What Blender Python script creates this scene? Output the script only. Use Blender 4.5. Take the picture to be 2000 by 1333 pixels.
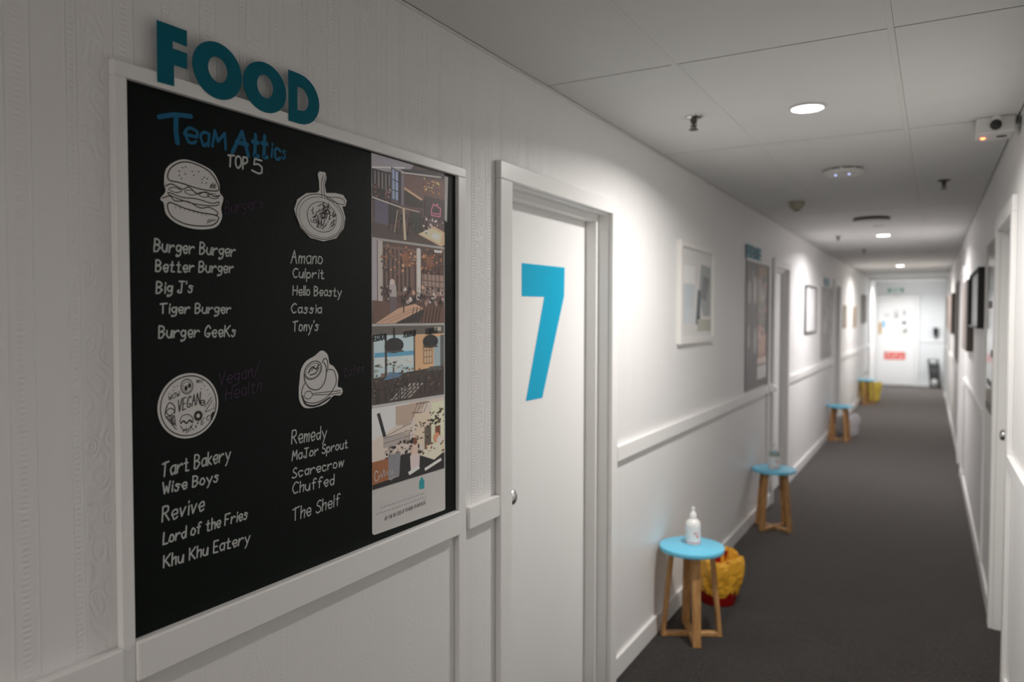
import bpy, bmesh, math, random
from mathutils import Vector, Matrix
for o in list(bpy.data.objects): bpy.data.objects.remove(o)
S = bpy.context.scene
COL = S.collection
PI = math.pi

# ------------------------------------------------------------------ camera, world, lights
CAM = Vector((1.188, 0.0, 1.574))
yaw, pitch, roll = .5151, -.0329, .001
fw = Vector((-math.sin(yaw)*math.cos(pitch), math.cos(yaw)*math.cos(pitch), math.sin(pitch)))
rt = Vector((math.cos(yaw), math.sin(yaw), 0)); up = rt.cross(fw)
rt2 = rt*math.cos(roll)+up*math.sin(roll); up2 = -rt*math.sin(roll)+up*math.cos(roll)
cd = bpy.data.cameras.new('camera'); cam = bpy.data.objects.new('camera', cd); COL.objects.link(cam)
cam.matrix_world = Matrix(((rt2.x, up2.x, -fw.x, CAM.x), (rt2.y, up2.y, -fw.y, CAM.y), (rt2.z, up2.z, -fw.z, CAM.z), (0, 0, 0, 1)))
cd.sensor_width = 36; cd.lens = 36*1459.5/2000; cd.clip_start = .02
cd.dof.use_dof = True; cd.dof.focus_distance = 1.65; cd.dof.aperture_fstop = 2.4
S.camera = cam
w = bpy.data.worlds.new('world'); S.world = w; w.use_nodes = True
w.node_tree.nodes['Background'].inputs[0].default_value = (1, .98, .95, 1)
w.node_tree.nodes['Background'].inputs[1].default_value = .05
S.view_settings.view_transform = 'Standard'; S.view_settings.look = 'None'; S.view_settings.gamma = 1
S.view_settings.use_curve_mapping = False
S.view_settings.exposure = 0.42
LIGHTS = [(.752, 3.047, 17.5, (1, .965, .925)), (.735, 8.12, 24, (1, .96, .97)), (.70, 13.10, 24, (1, .955, .92)), (.62, 17.78, 34, (.97, .985, 1)),
          (.755, -1.98, 24, (1, .94, .89))]
H = 2.371
for i, (x, y, P, c) in enumerate(LIGHTS):
    ld = bpy.data.lights.new('downlight_beam', 'AREA'); ld.shape = 'DISK'; ld.size = .11; ld.energy = P; ld.color = c; ld.spread = math.radians(160)
    lo = bpy.data.objects.new('downlight_beam', ld); lo.location = (x, y, H-.012); COL.objects.link(lo)

# ------------------------------------------------------------------ materials
def mat(name, col, rough=.5, metal=0, bump=None, emit=None, var=0, coat=0, spec=.5, alpha=None, trans=0):
    m = bpy.data.materials.new(name); m.use_nodes = True; nt = m.node_tree; b = nt.nodes['Principled BSDF']
    b.inputs['Base Color'].default_value = (*col, 1); b.inputs['Roughness'].default_value = rough; b.inputs['Metallic'].default_value = metal
    b.inputs['Specular IOR Level'].default_value = spec; b.inputs['Coat Weight'].default_value = coat
    if trans: b.inputs['Transmission Weight'].default_value = trans
    if emit: b.inputs['Emission Color'].default_value = (*emit[:3], 1); b.inputs['Emission Strength'].default_value = emit[3]
    tc = nt.nodes.new('ShaderNodeTexCoord')
    if var:
        n = nt.nodes.new('ShaderNodeTexNoise'); n.inputs['Scale'].default_value = 6; n.inputs['Detail'].default_value = 6
        nt.links.new(tc.outputs['Object'], n.inputs['Vector'])
        r = nt.nodes.new('ShaderNodeMixRGB'); r.inputs[1].default_value = (*[c*(1-var) for c in col], 1); r.inputs[2].default_value = (*[min(1, c*(1+var)) for c in col], 1)
        nt.links.new(n.outputs[0], r.inputs[0]); nt.links.new(r.outputs[0], b.inputs['Base Color'])
    if bump:
        n = nt.nodes.new('ShaderNodeTexNoise'); n.inputs['Scale'].default_value = bump[0]; n.inputs['Detail'].default_value = 3
        nt.links.new(tc.outputs['Object'], n.inputs['Vector'])
        bp = nt.nodes.new('ShaderNodeBump'); bp.inputs['Strength'].default_value = bump[1]; bp.inputs['Distance'].default_value = bump[2]
        nt.links.new(n.outputs[0], bp.inputs['Height']); nt.links.new(bp.outputs[0], b.inputs['Normal'])
    return m

def wallpaper(name, col):
    """painted embossed wallpaper: vertical beaded lines, scrolls between them, linen ground"""
    m = mat(name, col, .42); nt = m.node_tree; b = nt.nodes['Principled BSDF']; N = nt.nodes.new; lk = nt.links.new
    tc = N('ShaderNodeTexCoord'); sp = N('ShaderNodeSeparateXYZ'); lk(tc.outputs['Object'], sp.inputs[0])
    def M(op, a, b_=None, c=None):
        n = N('ShaderNodeMath'); n.operation = op
        for k, v in enumerate((a, b_, c)):
            if v is None: continue
            if hasattr(v, 'links') or hasattr(v, 'is_output'): lk(v, n.inputs[k])
            else: n.inputs[k].default_value = v
        return n.outputs[0]
    y = sp.outputs[1]; z = sp.outputs[2]
    fy = M('FRACT', M('DIVIDE', y, .168))
    def line(c, wd):  # soft ridge at fraction c
        d = M('ABSOLUTE', M('SUBTRACT', fy, c)); return M('MAXIMUM', M('SUBTRACT', 1.0, M('DIVIDE', d, wd)), 0.0)
    beads = M('ADD', M('MULTIPLY', M('SINE', M('MULTIPLY', z, 700.0)), .5), .5)
    ln = M('ADD', M('ADD', line(.08, .018), line(.30, .018)), M('ADD', line(.62, .018), line(.72, .014)))
    ln = M('ADD', ln, M('MULTIPLY', M('ADD', line(.19, .05), line(.67, .035)), beads))
    vo = N('ShaderNodeTexVoronoi'); vo.feature = 'SMOOTH_F1'; vo.inputs['Scale'].default_value = 34
    mp = N('ShaderNodeMapping'); mp.inputs['Scale'].default_value = (1, 1, .7); lk(tc.outputs['Object'], mp.inputs[0]); lk(mp.outputs[0], vo.inputs['Vector'])
    rings = M('SINE', M('MULTIPLY', vo.outputs['Distance'], 34.0))
    motif = M('MULTIPLY', rings, M('MULTIPLY', M('GREATER_THAN', fy, .76), .38))
    no = N('ShaderNodeTexNoise'); no.inputs['Scale'].default_value = 330; no.inputs['Detail'].default_value = 2; lk(tc.outputs['Object'], no.inputs['Vector'])
    hgt = M('ADD', M('ADD', ln, motif), M('MULTIPLY', no.outputs[0], .8))
    hgt = M('MULTIPLY', hgt, M('ADD', .25, M('MULTIPLY', M('GREATER_THAN', z, .96), .75)))
    bp = N('ShaderNodeBump'); bp.inputs['Strength'].default_value = .6; bp.inputs['Distance'].default_value = .0019
    lk(hgt, bp.inputs['Height']); lk(bp.outputs[0], b.inputs['Normal'])
    return m

WH = (.78, .765, .745)
M_wall = wallpaper('painted_embossed_wallpaper', (.84, .83, .82))
M_trim = mat('white_gloss_trim', (.86, .85, .835), .32, bump=(25, .15, .002))
M_door = mat('white_painted_door', (.85, .845, .835), .38, bump=(9, .06, .003))
M_ceil = mat('ceiling_tile_white', (.77, .765, .75), .85, bump=(220, .25, .001), var=.03)
M_bar = mat('ceiling_bar_cream', (.76, .755, .73), .75)
M_gap = mat('dark_gap', (.03, .028, .025), .9)
M_plen = mat('ceiling_void', (.012, .011, .01), .9)
def carpet():
    m = mat('charcoal_carpet', (.05, .05, .05), .95, spec=.15); nt = m.node_tree; b = nt.nodes['Principled BSDF']; N = nt.nodes.new; lk = nt.links.new
    tc = N('ShaderNodeTexCoord'); a = N('ShaderNodeTexNoise'); a.inputs['Scale'].default_value = 170; a.inputs['Detail'].default_value = 4
    c = N('ShaderNodeTexNoise'); c.inputs['Scale'].default_value = 3.5; c.inputs['Detail'].default_value = 5
    for n in (a, c): lk(tc.outputs['Object'], n.inputs['Vector'])
    r = N('ShaderNodeValToRGB'); r.color_ramp.elements[0].color = (.008, .0085, .0082, 1); r.color_ramp.elements[0].position = .3; r.color_ramp.elements[1].color = (.032, .031, .030, 1); r.color_ramp.elements[1].position = .72
    lk(a.outputs[0], r.inputs[0])
    r2 = N('ShaderNodeMapRange'); r2.inputs['To Min'].default_value = .5; r2.inputs['To Max'].default_value = 1.5; lk(c.outputs[0], r2.inputs['Value'])
    mx = N('ShaderNodeVectorMath'); mx.operation = 'SCALE'; lk(r.outputs[0], mx.inputs[0]); lk(r2.outputs[0], mx.inputs['Scale']); lk(mx.outputs[0], b.inputs['Base Color'])
    b.inputs['Sheen Weight'].default_value = .9; b.inputs['Sheen Roughness'].default_value = .27; b.inputs['Sheen Tint'].default_value = (.9, .82, .78, 1)
    bp = N('ShaderNodeBump'); bp.inputs['Strength'].default_value = .7; bp.inputs['Distance'].default_value = .004; lk(a.outputs[0], bp.inputs['Height']); lk(bp.outputs[0], b.inputs['Normal'])
    return m
M_carpet = carpet()
M_board = mat('black_board_paint', (.001, .0040, .0026), .5, bump=(160, .35, .0012), spec=.14)
M_chalk = mat('chalk_pen_white', (.52, .54, .52), .8)
M_chblue = mat('chalk_pen_blue', (.003, .12, .24), .8)
M_chpur = mat('chalk_pen_purple', (.050, .021, .055), .85)
M_teal = mat('teal_paper', (.0, .125, .18), .7, spec=.2)
M_seven = mat('cyan_vinyl', (.0, .39, .63), .4, spec=.25)
M_paper = mat('white_paper', (.72, .70, .68), .7)
M_ink = mat('black_ink', (.02, .02, .02), .7)
M_greyink = mat('grey_ink', (.28, .28, .28), .7)
M_seat = mat('light_blue_paint', (.17, .62, .86), .35)
def wood():
    m = mat('oak_wood', (.5, .26, .10), .45); nt = m.node_tree; b = nt.nodes['Principled BSDF']; N = nt.nodes.new; lk = nt.links.new
    tc = N('ShaderNodeTexCoord'); mp = N('ShaderNodeMapping'); mp.inputs['Scale'].default_value = (40, 40, 3); lk(tc.outputs['Object'], mp.inputs[0])
    n = N('ShaderNodeTexNoise'); n.inputs['Scale'].default_value = 1.5; n.inputs['Detail'].default_value = 6; n.inputs['Distortion'].default_value = 1.5; lk(mp.outputs[0], n.inputs['Vector'])
    r = N('ShaderNodeValToRGB'); r.color_ramp.elements[0].color = (.33, .155, .05, 1); r.color_ramp.elements[0].position = .3; r.color_ramp.elements[1].color = (.62, .35, .14, 1); r.color_ramp.elements[1].position = .7
    lk(n.outputs[0], r.inputs[0]); lk(r.outputs[0], b.inputs['Base Color']); return m
M_wood = wood()
M_chrome = mat('brushed_steel', (.62, .61, .60), .22, 1)
M_brass = mat('brass', (.75, .5, .2), .3, 1)
M_bottle = mat('white_plastic', (.85, .85, .83), .25)
M_red = mat('red_print', (.75, .05, .03), .5)
M_orange = mat('orange_bag', (.95, .44, .04), .35, bump=(22, .9, .012), var=.25)
M_yellow = mat('yellow_bag', (.88, .68, .10), .35, bump=(22, .8, .012), var=.1)
M_redbin = mat('red_bin_plastic', (.35, .008, .008), .35)
M_whitebag = mat('white_bag', (.80, .78, .79), .4, bump=(22, .7, .01))
M_blackp = mat('black_plastic', (.012, .012, .012), .4)
M_dmetal = mat('dark_bronze', (.10, .09, .08), .35, .8)
M_beige = mat('beige_plastic', (.42, .39, .29), .5)
M_wplastic = mat('white_matt_plastic', (.72, .71, .69), .45)
M_glow = mat('lamp_diffuser', (1, 1, 1), .5, emit=(1, .98, .95, 14))
M_led = mat('red_led', (1, .1, .05), .3, emit=(1, .14, .04, 7))
M_bled = mat('blue_led', (.4, .5, 1), .3, emit=(.45, .55, 1, 1.6))
M_green = mat('green_sign_print', (.02, .22, .13), .5)
M_blackframe = mat('black_frame_paint', (.006, .006, .006), .45)
M_whiteframe = mat('white_frame_paint', (.78, .76, .73), .4)
M_mat = mat('picture_mount', (.74, .735, .72), .6)
M_glass = mat('picture_glass', (.8, .82, .82), .08, spec=.6)
M_brown = mat('brown_canvas', (.20, .165, .145), .7, bump=(60, .3, .002), var=.2)
M_pinkart = mat('pinkish_canvas', (.52, .42, .38), .7, var=.15)
M_greyart = mat('grey_canvas', (.22, .21, .20), .7, var=.3)
M_darkglass = mat('dark_glazed_print', (.05, .052, .048), .12)
def vcol():
    m = mat('photo_print', (1, 1, 1), .45, coat=.15); nt = m.node_tree; a = nt.nodes.new('ShaderNodeVertexColor'); a.layer_name = 'Col'
    nt.links.new(a.outputs[0], nt.nodes['Principled BSDF'].inputs['Base Color']); return m
M_photo = vcol()

# ------------------------------------------------------------------ helpers
def wloc(o):
    v = Vector((0, 0, 0))
    while o: v = v+Vector(o.location); o = o.parent
    return v
def obj(name, bm, m, parent=None, bevel=0, smooth=False, seg=1):
    """bm is in world coordinates; origin goes to the bottom centre of the mesh (top level) or stays relative to the parent"""
    me = bpy.data.meshes.new(name)
    if parent is not None: off = wloc(parent)
    else:
        xs = [v.co for v in bm.verts]; lo = [min(c[i] for c in xs) for i in range(3)]; hi = [max(c[i] for c in xs) for i in range(3)]
        off = Vector(((lo[0]+hi[0])/2, (lo[1]+hi[1])/2, lo[2]))
    bmesh.ops.recalc_face_normals(bm, faces=bm.faces)
    bm.to_mesh(me); bm.free()
    o = bpy.data.objects.new(name, me); COL.objects.link(o)
    if parent is not None:
        o.parent = parent; me.transform(Matrix.Translation(-off))
    else:
        me.transform(Matrix.Translation(-off)); o.location = off
    for mm in (m if isinstance(m, (list, tuple)) else [m]): me.materials.append(mm)
    if bevel:
        b = o.modifiers.new('b', 'BEVEL'); b.width = bevel; b.segments = seg; b.limit_method = 'ANGLE'
    if smooth:
        for p in me.polygons: p.use_smooth = True
        me.set_sharp_from_angle(angle=math.radians(40)) if hasattr(me, 'set_sharp_from_angle') else None
    return o
def empty(name, loc, parent=None):
    o = bpy.data.objects.new(name, None); COL.objects.link(o); o.location = Vector(loc)-(wloc(parent) if parent else Vector((0, 0, 0))); o.parent = parent
    o.empty_display_size = .05; return o
def tag(o, label=None, cat=None, group=None, kind=None):
    if label: o['label'] = label
    if cat: o['category'] = cat
    if group: o['group'] = group
    if kind: o['kind'] = kind
    return o
def struct(o, label=None): return tag(o, label, None, None, 'structure')
def bx(bm, x0, x1, y0, y1, z0, z1):
    vs = [bm.verts.new((x, y, z)) for x in (x0, x1) for y in (y0, y1) for z in (z0, z1)]
    for f in ((0, 1, 3, 2), (4, 6, 7, 5), (0, 4, 5, 1), (2, 3, 7, 6), (0, 2, 6, 4), (1, 5, 7, 3)): bm.faces.new([vs[i] for i in f])
    return bm
def box(*a): return bx(bmesh.new(), *a)
RW0, RWa = 1.493, .0063
def rw(bm):
    """right wall builder frame -> place: the wall runs slightly inwards; x = 0 is its face, negative x the corridor"""
    for v in bm.verts: v.co.x = RW0+v.co.x-RWa*v.co.y
    return bm
def rbox(*a): return rw(box(*a))
def lathe(prof, c, axis='z', n=32, bm=None):
    bm = bm or bmesh.new(); rings = []
    for r, t in prof:
        ring = []
        for k in range(n):
            a = 2*PI*k/n; p = (r*math.cos(a), r*math.sin(a))
            q = (p[0], p[1], t) if axis == 'z' else (t, p[0], p[1]) if axis == 'x' else (p[0], t, p[1])
            ring.append(bm.verts.new((c[0]+q[0], c[1]+q[1], c[2]+q[2])))
        rings.append(ring)
    for A, B in zip(rings, rings[1:]):
        for k in range(n): bm.faces.new((A[k], A[(k+1) % n], B[(k+1) % n], B[k]))
    bm.faces.new(rings[0]); bm.faces.new(rings[-1]); return bm
def tube(pts, r, n=8, bm=None):
    bm = bm or bmesh.new(); pts = [Vector(p) for p in pts]; rings = []
    for i, p in enumerate(pts):
        d = (pts[min(i+1, len(pts)-1)]-pts[max(i-1, 0)]).normalized()
        a = d.cross(Vector((0, 0, 1))); a = a.normalized() if a.length > .01 else Vector((1, 0, 0)); b = d.cross(a).normalized()
        rings.append([bm.verts.new(p+(a*math.cos(2*PI*k/n)+b*math.sin(2*PI*k/n))*r) for k in range(n)])
    for A, B in zip(rings, rings[1:]):
        for k in range(n): bm.faces.new((A[k], A[(k+1) % n], B[(k+1) % n], B[k]))
    bm.faces.new(rings[0]); bm.faces.new(rings[-1]); return bm
def beam(p, q, wa, wb, side, bm=None):
    """rectangular stick from p to q; width wa along side, wb across"""
    bm = bm or bmesh.new(); p, q = Vector(p), Vector(q); d = (q-p).normalized(); a = Vector(side); a = (a-d*a.dot(d)).normalized(); b = d.cross(a)
    A = [bm.verts.new(p+a*s*wa/2+b*t*wb/2) for s, t in ((-1, -1), (1, -1), (1, 1), (-1, 1))]
    B = [bm.verts.new(q+a*s*wa/2+b*t*wb/2) for s, t in ((-1, -1), (1, -1), (1, 1), (-1, 1))]
    for k in range(4): bm.faces.new((A[k], A[(k+1) % 4], B[(k+1) % 4], B[k]))
    bm.faces.new(A); bm.faces.new(B); return bm
# flat work on the left wall: points are (y, z), x0 is the back, th the thickness
def smoothpts(P, closed=False, k=5):
    if len(P) < 3: return P
    out = []; n = len(P); rng = range(n if closed else n-1)
    for i in rng:
        g = (lambda j: P[j % n]) if closed else (lambda j: P[max(0, min(n-1, j))])
        a, b, c, d = g(i-1), g(i), g(i+1), g(i+2)
        for s in range(k):
            t = s/k; out.append(tuple(.5*((2*b[m])+(-a[m]+c[m])*t+(2*a[m]-5*b[m]+4*c[m]-d[m])*t*t+(-a[m]+3*b[m]-3*c[m]+d[m])*t**3) for m in (0, 1)))
    if not closed: out.append(P[-1])
    return out
def plate(bm, P, x0, th):
    lo = [bm.verts.new((x0, y, z)) for y, z in P]; hi = [bm.verts.new((x0+th, y, z)) for y, z in P]; n = len(P)
    for k in range(n): bm.faces.new((lo[k], lo[(k+1) % n], hi[(k+1) % n], hi[k]))
    bm.faces.new(hi); bm.faces.new(lo[::-1]); return bm
RIB = [1.0]; CNT = [0]
def ribbon(bm, P, wd, x, caps=True):
    wd = wd*RIB[0]; CNT[0] = (CNT[0]+1) % 10; x = x+CNT[0]*4e-5      # strokes lie over one another, never in one plane
    P = [p for i, p in enumerate(P) if i == 0 or (abs(p[0]-P[i-1][0])+abs(p[1]-P[i-1][1])) > 1e-6]
    if len(P) == 1: P = [P[0], (P[0][0]+wd*.2, P[0][1])]
    L, R = [], []
    for i, p in enumerate(P):
        a = P[max(i-1, 0)]; b = P[min(i+1, len(P)-1)]; dx, dy = b[0]-a[0], b[1]-a[1]; l = math.hypot(dx, dy) or 1; nx, ny = -dy/l*wd/2, dx/l*wd/2
        L.append(bm.verts.new((x, p[0]+nx, p[1]+ny))); R.append(bm.verts.new((x, p[0]-nx, p[1]-ny)))
    for i in range(len(P)-1): bm.faces.new((L[i], R[i], R[i+1], L[i+1]))
    if caps:
        for p in (P[0], P[-1]):
            bm.faces.new([bm.verts.new((x+2e-5*(1 if p is P[0] else -1), p[0]+wd/2*math.cos(a*PI/4), p[1]+wd/2*math.sin(a*PI/4))) for a in range(8)])
    return bm
# hand lettering: strokes on a grid, first digit across, second up (4 = baseline, a = small letter height, e = capital height), ~ = curved
G = {'A': "043e64 1959", 'B': "0e04 ~0e3e5c4a09 ~093967563404", 'C': "~6d4e2d09253465", 'E': "5e0e0454 0949", 'F': "6e0e04 0949", 'G': "~6c4e1c0815445567 3767",
 'H': "0e04 6e64 0969", 'J': "1e7e ~4e4744240516", 'K': "0e04 6e08 2964", 'L': "0e0454", 'M': "041e386e74", 'O': "~3e0c0734676c3e", 'R': "0e04 ~0e4e5c4a09 2964",
 'S': "~5d3e1c1a395755341405", 'T': "0d7e 3e34", 'V': "0e346e", 'W': "0e244a647e", '5': "5e1e1a ~1a3b5957553405", 'N': "040e646e", 'D': "0e04 ~0e4d695504", 'X': "0e64 6e04", 'I': "0e04", 'P': "0e04 ~0e4e5c4a08", 'U': "0e07 ~0734676e", 'Q': "~3e0c0734676c3e 4764", 'Y': "0e39 6e3934",
 'a': "~5a2a08152445 58 5a54", 'b': "0e04 ~083a57453405", 'c': "~592a0815244455", 'd': "~59290815244558 5e54", 'e': "0757 ~57594a2a0816244455", 'f': "~5d4e2d2924 0a4a",
 'g': "~592a0816254658 ~5a5442210112", 'h': "0e04 ~082a4a4844", 'i': "1a14 1c1d", 'k': "0e04 4a0744", 'l': "0e04", 'm': "0a04 ~07192a3834 ~38496a6864", 'n': "0a04 ~072a4a4844",
 'o': "~2a1a0705344557493a2a", 'p': "0a00 ~083a57453405", 'r': "0a04 ~07294a59", 's': "~592a19284746341405", 't': "~2d262454 0a4a", 'u': "~0a0624455a 5a54", 'v': "0a245a",
 'w': "0a143a547a", 'y': "0a35 6a21 ~2110", 'x': "0a54 5a04", "'": "0e0c", '/': "035f", 'j': "1a11 1c1d", ',': "0402", '.': "0405", '?': "~0d2e4c3a2826 2425"}
def strokes(s):
    out = []; x = 0
    for ch in s:
        if ch == ' ': x += 4.2; continue
        st = []; mx = 0
        for k in G[ch].split(' '):
            cur = k[0] == '~'; k = k.lstrip('~'); P = [(int(k[i], 16), int(k[i+1], 16)-4) for i in range(0, len(k)-1, 2)]
            mx = max(mx, max(p[0] for p in P)); st.append((cur, P))
        for cur, P in st: out.append((cur, [(p[0]+x, p[1]) for p in P]))
        x += mx+2.3
    return out, x-2.3
rnd = random.Random(4)
def lettering(bm, s, y0, z0, y1, z1, cap, wd, x, mirror=False, jit=.25):
    st, W = strokes(s); k = 1/W; r = random.Random(s)
    for cur, P in st:
        P = [(p[0]+r.uniform(-jit, jit), p[1]+r.uniform(-jit, jit)) for p in P]
        if cur: P = smoothpts(P)
        Q = []
        for px, py in P:
            t = px*k; t = 1-t if mirror else t
            Q.append((y0+(y1-y0)*t+py*cap/10*.08, z0+(z1-z0)*t+py/10*cap))
        if cur: ribbon(bm, Q, wd, x)
        else:
            for a_, b_ in zip(Q, Q[1:]): ribbon(bm, [a_, b_], wd, x)
    return bm
def circ(c, r, n=20, r2=None, rot=0): 
    r2 = r2 or r; out = []
    for k in range(n):
        a = 2*PI*k/n; u, v = r*math.cos(a), r2*math.sin(a); out.append((c[0]+u*math.cos(rot)-v*math.sin(rot), c[1]+u*math.sin(rot)+v*math.cos(rot)))
    return out

# ================================================================== THE SETTING
YB, YE = -3.0, 19.3
fl = struct(obj('floor', box(-.35, 1.9, YB-.1, YE+.1, -.05, 0), M_carpet), 'dark grey carpet running the length of the corridor')
# ---- left wall with three door openings
wl = empty('wall_left', (0, YE/2, 0)); struct(wl, 'white left corridor wall in embossed painted wallpaper')
OPEN = [(2.068, 2.914), (6.57, 7.245), (10.87, 11.53)]
ys = [YB]+[v for o in OPEN for v in o]+[YE]
bm = bmesh.new()
for i in range(0, len(ys), 2): bx(bm, -.14, 0, ys[i], ys[i+1], 0, H+.03)
for a, b in OPEN: bx(bm, -.14, 0, a, b, 2.0, H+.03)
wp = obj('wallpaper', bm, M_wall, wl)
# ---- right wall
ROPEN = [(3.70, 4.43), (8.56, 9.3)]
wr = empty('wall_right', (1.45, YE/2, 0)); struct(wr, 'white right corridor wall in embossed painted wallpaper')
ys = [YB]+[v for o in ROPEN for v in o]+[YE]
bm = bmesh.new()
for i in range(0, len(ys), 2): bx(bm, 0, .14, ys[i], ys[i+1], 0, H+.03)
for a, b in ROPEN: bx(bm, 0, .14, a, b, 2.0, H+.03)
obj('wallpaper', rw(bm), M_wall, wr)
M_end = mat('end_wall_paint', (.77, .785, .79), .5)
we = struct(obj('wall_end', box(-.35, 1.7, YE, YE+.12, 0, H+.08), M_end), 'pale wall closing the far end of the corridor')
struct(obj('wall_back', box(-.14, 1.75, YB-.1, YB, 0, H+.03), M_wall), 'white wall behind the viewer')

# ---- ceiling: void above, tiles and bars
ce = struct(obj('ceiling', box(-.35, 1.9, YB, YE, H+.022, H+.06), M_plen), 'suspended ceiling of large off-white tiles')
joints = [1.063+1.27*k for k in range(-3, 15)]
xs = [(.010, .4472), (.4655, 1.0582), (1.0765, None)]
edge = lambda y: RW0-RWa*y-.010
tiles = []
cuts = [YB]+[j for j in joints if YB+.1 < j < YE-.05]+[YE]
for a, b in zip(cuts, cuts[1:]):
    for x0, x1 in xs:
        bm = bmesh.new(); g = .0048
        dz = rnd.uniform(-.0006, .0006)
        if x1 is None: x1a, x1b = edge(a), edge(b)
        else: x1a = x1b = x1
        v = [bm.verts.new(p) for p in ((x0, a+g, H+dz), (x1a, a+g, H+dz), (x1b, b-g, H+dz), (x0, b-g, H+dz), (x0, a+g, H+.005), (x1a, a+g, H+.005), (x1b, b-g, H+.005), (x0, b-g, H+.005))]
        for f in ((0, 1, 2, 3), (4, 5, 6, 7), (0, 1, 5, 4), (1, 2, 6, 5), (2, 3, 7, 6), (3, 0, 4, 7)): bm.faces.new([v[i] for i in f])
        obj('ceiling_tile', bm, M_ceil, ce)
for x in (.456, 1.067): obj('grid_bar', box(x-.0085, x+.0085, YB, YE, H-.0005, H+.02), M_bar, ce)
bm = bmesh.new()
# ---- trims helper
def trim(n, bm, label=None, bevel=.003, m=None): return struct(obj('trim_%d' % n, bm, m or M_trim, None, bevel, seg=2), label)
# skirting
for i, (a, b) in enumerate([(YB, .752), (.775, 1.765), (1.80, 1.989), (2.985, 6.49), (7.325, 10.79), (11.61, YE)]):
    o = struct(obj('baseboard_left', box(0, .014, a, b, 0, .093), M_trim, None, .003)); o['label'] = 'white baseboard, section %s of the left wall' % ['nearest the camera', 'under the blackboard', 'between blackboard and door 7', 'behind the first stool', 'between the second and third doors', 'farthest along'][i]
for i, (a, b) in enumerate([(YB, 3.62), (4.51, 8.48), (9.38, YE)]):
    o = struct(obj('baseboard_right', rbox(-.014, 0, a, b, 0, .093), M_trim, None, .003)); o['label'] = 'white baseboard, section %s of the right wall' % ['nearest the camera', 'between the two right doors', 'farthest along'][i]
# dado rails
n = 1
for a, b, l in [(YB, .752, 'left of the blackboard'), (1.815, 1.989, 'short piece between blackboard and door 7'), (2.985, 5.50, 'after door 7'), (5.50, 6.30, 'under the second board'), (6.34, 6.49, 'short piece before second door'), (7.325, 10.79, 'along the middle of the left wall'), (11.61, 17, 'far end of the left wall')]:
    trim(n, box(0, .02, a, b, .952, 1.018), 'white dado rail '+l); n += 1
trim(n, box(0, .021, .775, 1.765, .951, 1.021), 'white dado rail along the bottom of the blackboard', .004); n += 1
for a, b, l in [(YB, 3.62, 'nearest on the right'), (5.34, 8.1, 'along the middle of the right wall'), (9.38, 17, 'far end of the right wall')]:
    trim(n, rbox(-.02, 0, a, b, .96, 1.012), 'white dado rail '+l); n += 1
# battens
for y0, y1, z1, l in [(.752, .775, 1.969, 'left of the blackboard'), (1.765, 1.803, 1.969, 'right of the blackboard'), (6.30, 6.335, 1.98, 'right of the second board'), (10.62, 10.66, 1.98, 'by the third board')]:
    trim(n, box(0, .016, y0, y1, 0.0, z1), 'upright white batten '+l, .002); n += 1
trim(n, box(0, .016, .752, 1.803, 1.969, 1.995), 'white batten along the top of the blackboard', .002); n += 1
trim(n, box(0, .012, 5.48, 6.335, 1.98, 2.0), 'thin white batten above the second board', .002); n += 1
for y0, y1, z1, l in [(5.28, 5.34, 2.0, 'on the right wall after the glazed print'), (8.10, 8.13, 1.0, 'on the right wall before the second right door')]:
    trim(n, rbox(-.014, 0, y0, y1, 0.0, z1), 'upright white batten '+l, .002); n += 1
# thin shadow-gap angle at the ceiling edges
trim(n, box(0, .006, YB, YE, H-.008, H), 'thin metal angle at the left ceiling edge', 0, M_bar); n += 1
trim(n, rbox(-.006, 0, YB, YE, H-.008, H), 'thin metal angle at the right ceiling edge', 0, M_bar); n += 1
# portal near the end
trim(n, box(-.0, .03, 16.95, 17.05, 0, H), 'white post of the end lobby, left side', .004); n += 1
trim(n, rbox(-.035, 0, 16.95, 17.05, 0, H), 'white post of the end lobby, right side', .004); n += 1
trim(n, box(0.03, 1.35, 16.95, 17.05, 2.315, H), 'white lintel across the end lobby', .004); n += 1

def knob(par, x, y, z, sgn, f=lambda b: b):
    """round steel knob whose axis runs across the corridor"""
    prof = [(.027, 0), (.027, .004), (.012, .007), (.010, .028), (.018, .032), (.0265, .042), (.028, .050), (.025, .060), (.016, .066), (.001, .068)]
    obj('knob', f(lathe([(r, t*sgn) for r, t in prof], (x, y, z), 'x', 28)), M_chrome, par, smooth=True)
def door(num, y0, y1, label, cw=.072, kn=None, right=False, top=2.0, cwl=None, dep=.095):
    s = -1 if right else 1; f = rw if right else (lambda b: b); xo = (lambda a, b: (min(s*a, s*b), max(s*a, s*b)))
    base = (RW0-RWa*y0 if right else 0, (y0+y1)/2, 0)
    r = empty('door_%d' % num, base); struct(r, label)
    def P(name, a, b, c, d, e, g, m=M_trim, bev=.003):
        q = xo(a, b); return obj(name, f(box(q[0], q[1], c, d, e, g)), m, r, bev, seg=2)
    cl = cwl or cw
    P('architrave', 0, .02, y0-cl, y0, 0, top); P('architrave', 0, .02, y1, y1+cw, 0, top); P('architrave', 0, .02, y0-cl, y1+cw, top, top+cw*.85)
    P('jamb', -.14, 0, y0-.001, y0+.004, 0, top, bev=0); P('jamb', -.14, 0, y1-.004, y1+.001, 0, top, bev=0); P('jamb', -.14, 0, y0, y1, top-.004, top, bev=0)
    sf = -dep*.47; P('stop', -dep, sf, y0, y0+.024, 0, top-.03); P('stop', -dep, sf, y1-.024, y1, 0, top-.03); P('stop', -dep, sf, y0, y1, top-.03, top)
    d = P('door_leaf', -dep-.038, -dep, y0+.006, y1-.006, .008, top-.008, M_door, .002)
    if kn: knob(d, *kn, s, f)
    return r, d
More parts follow.
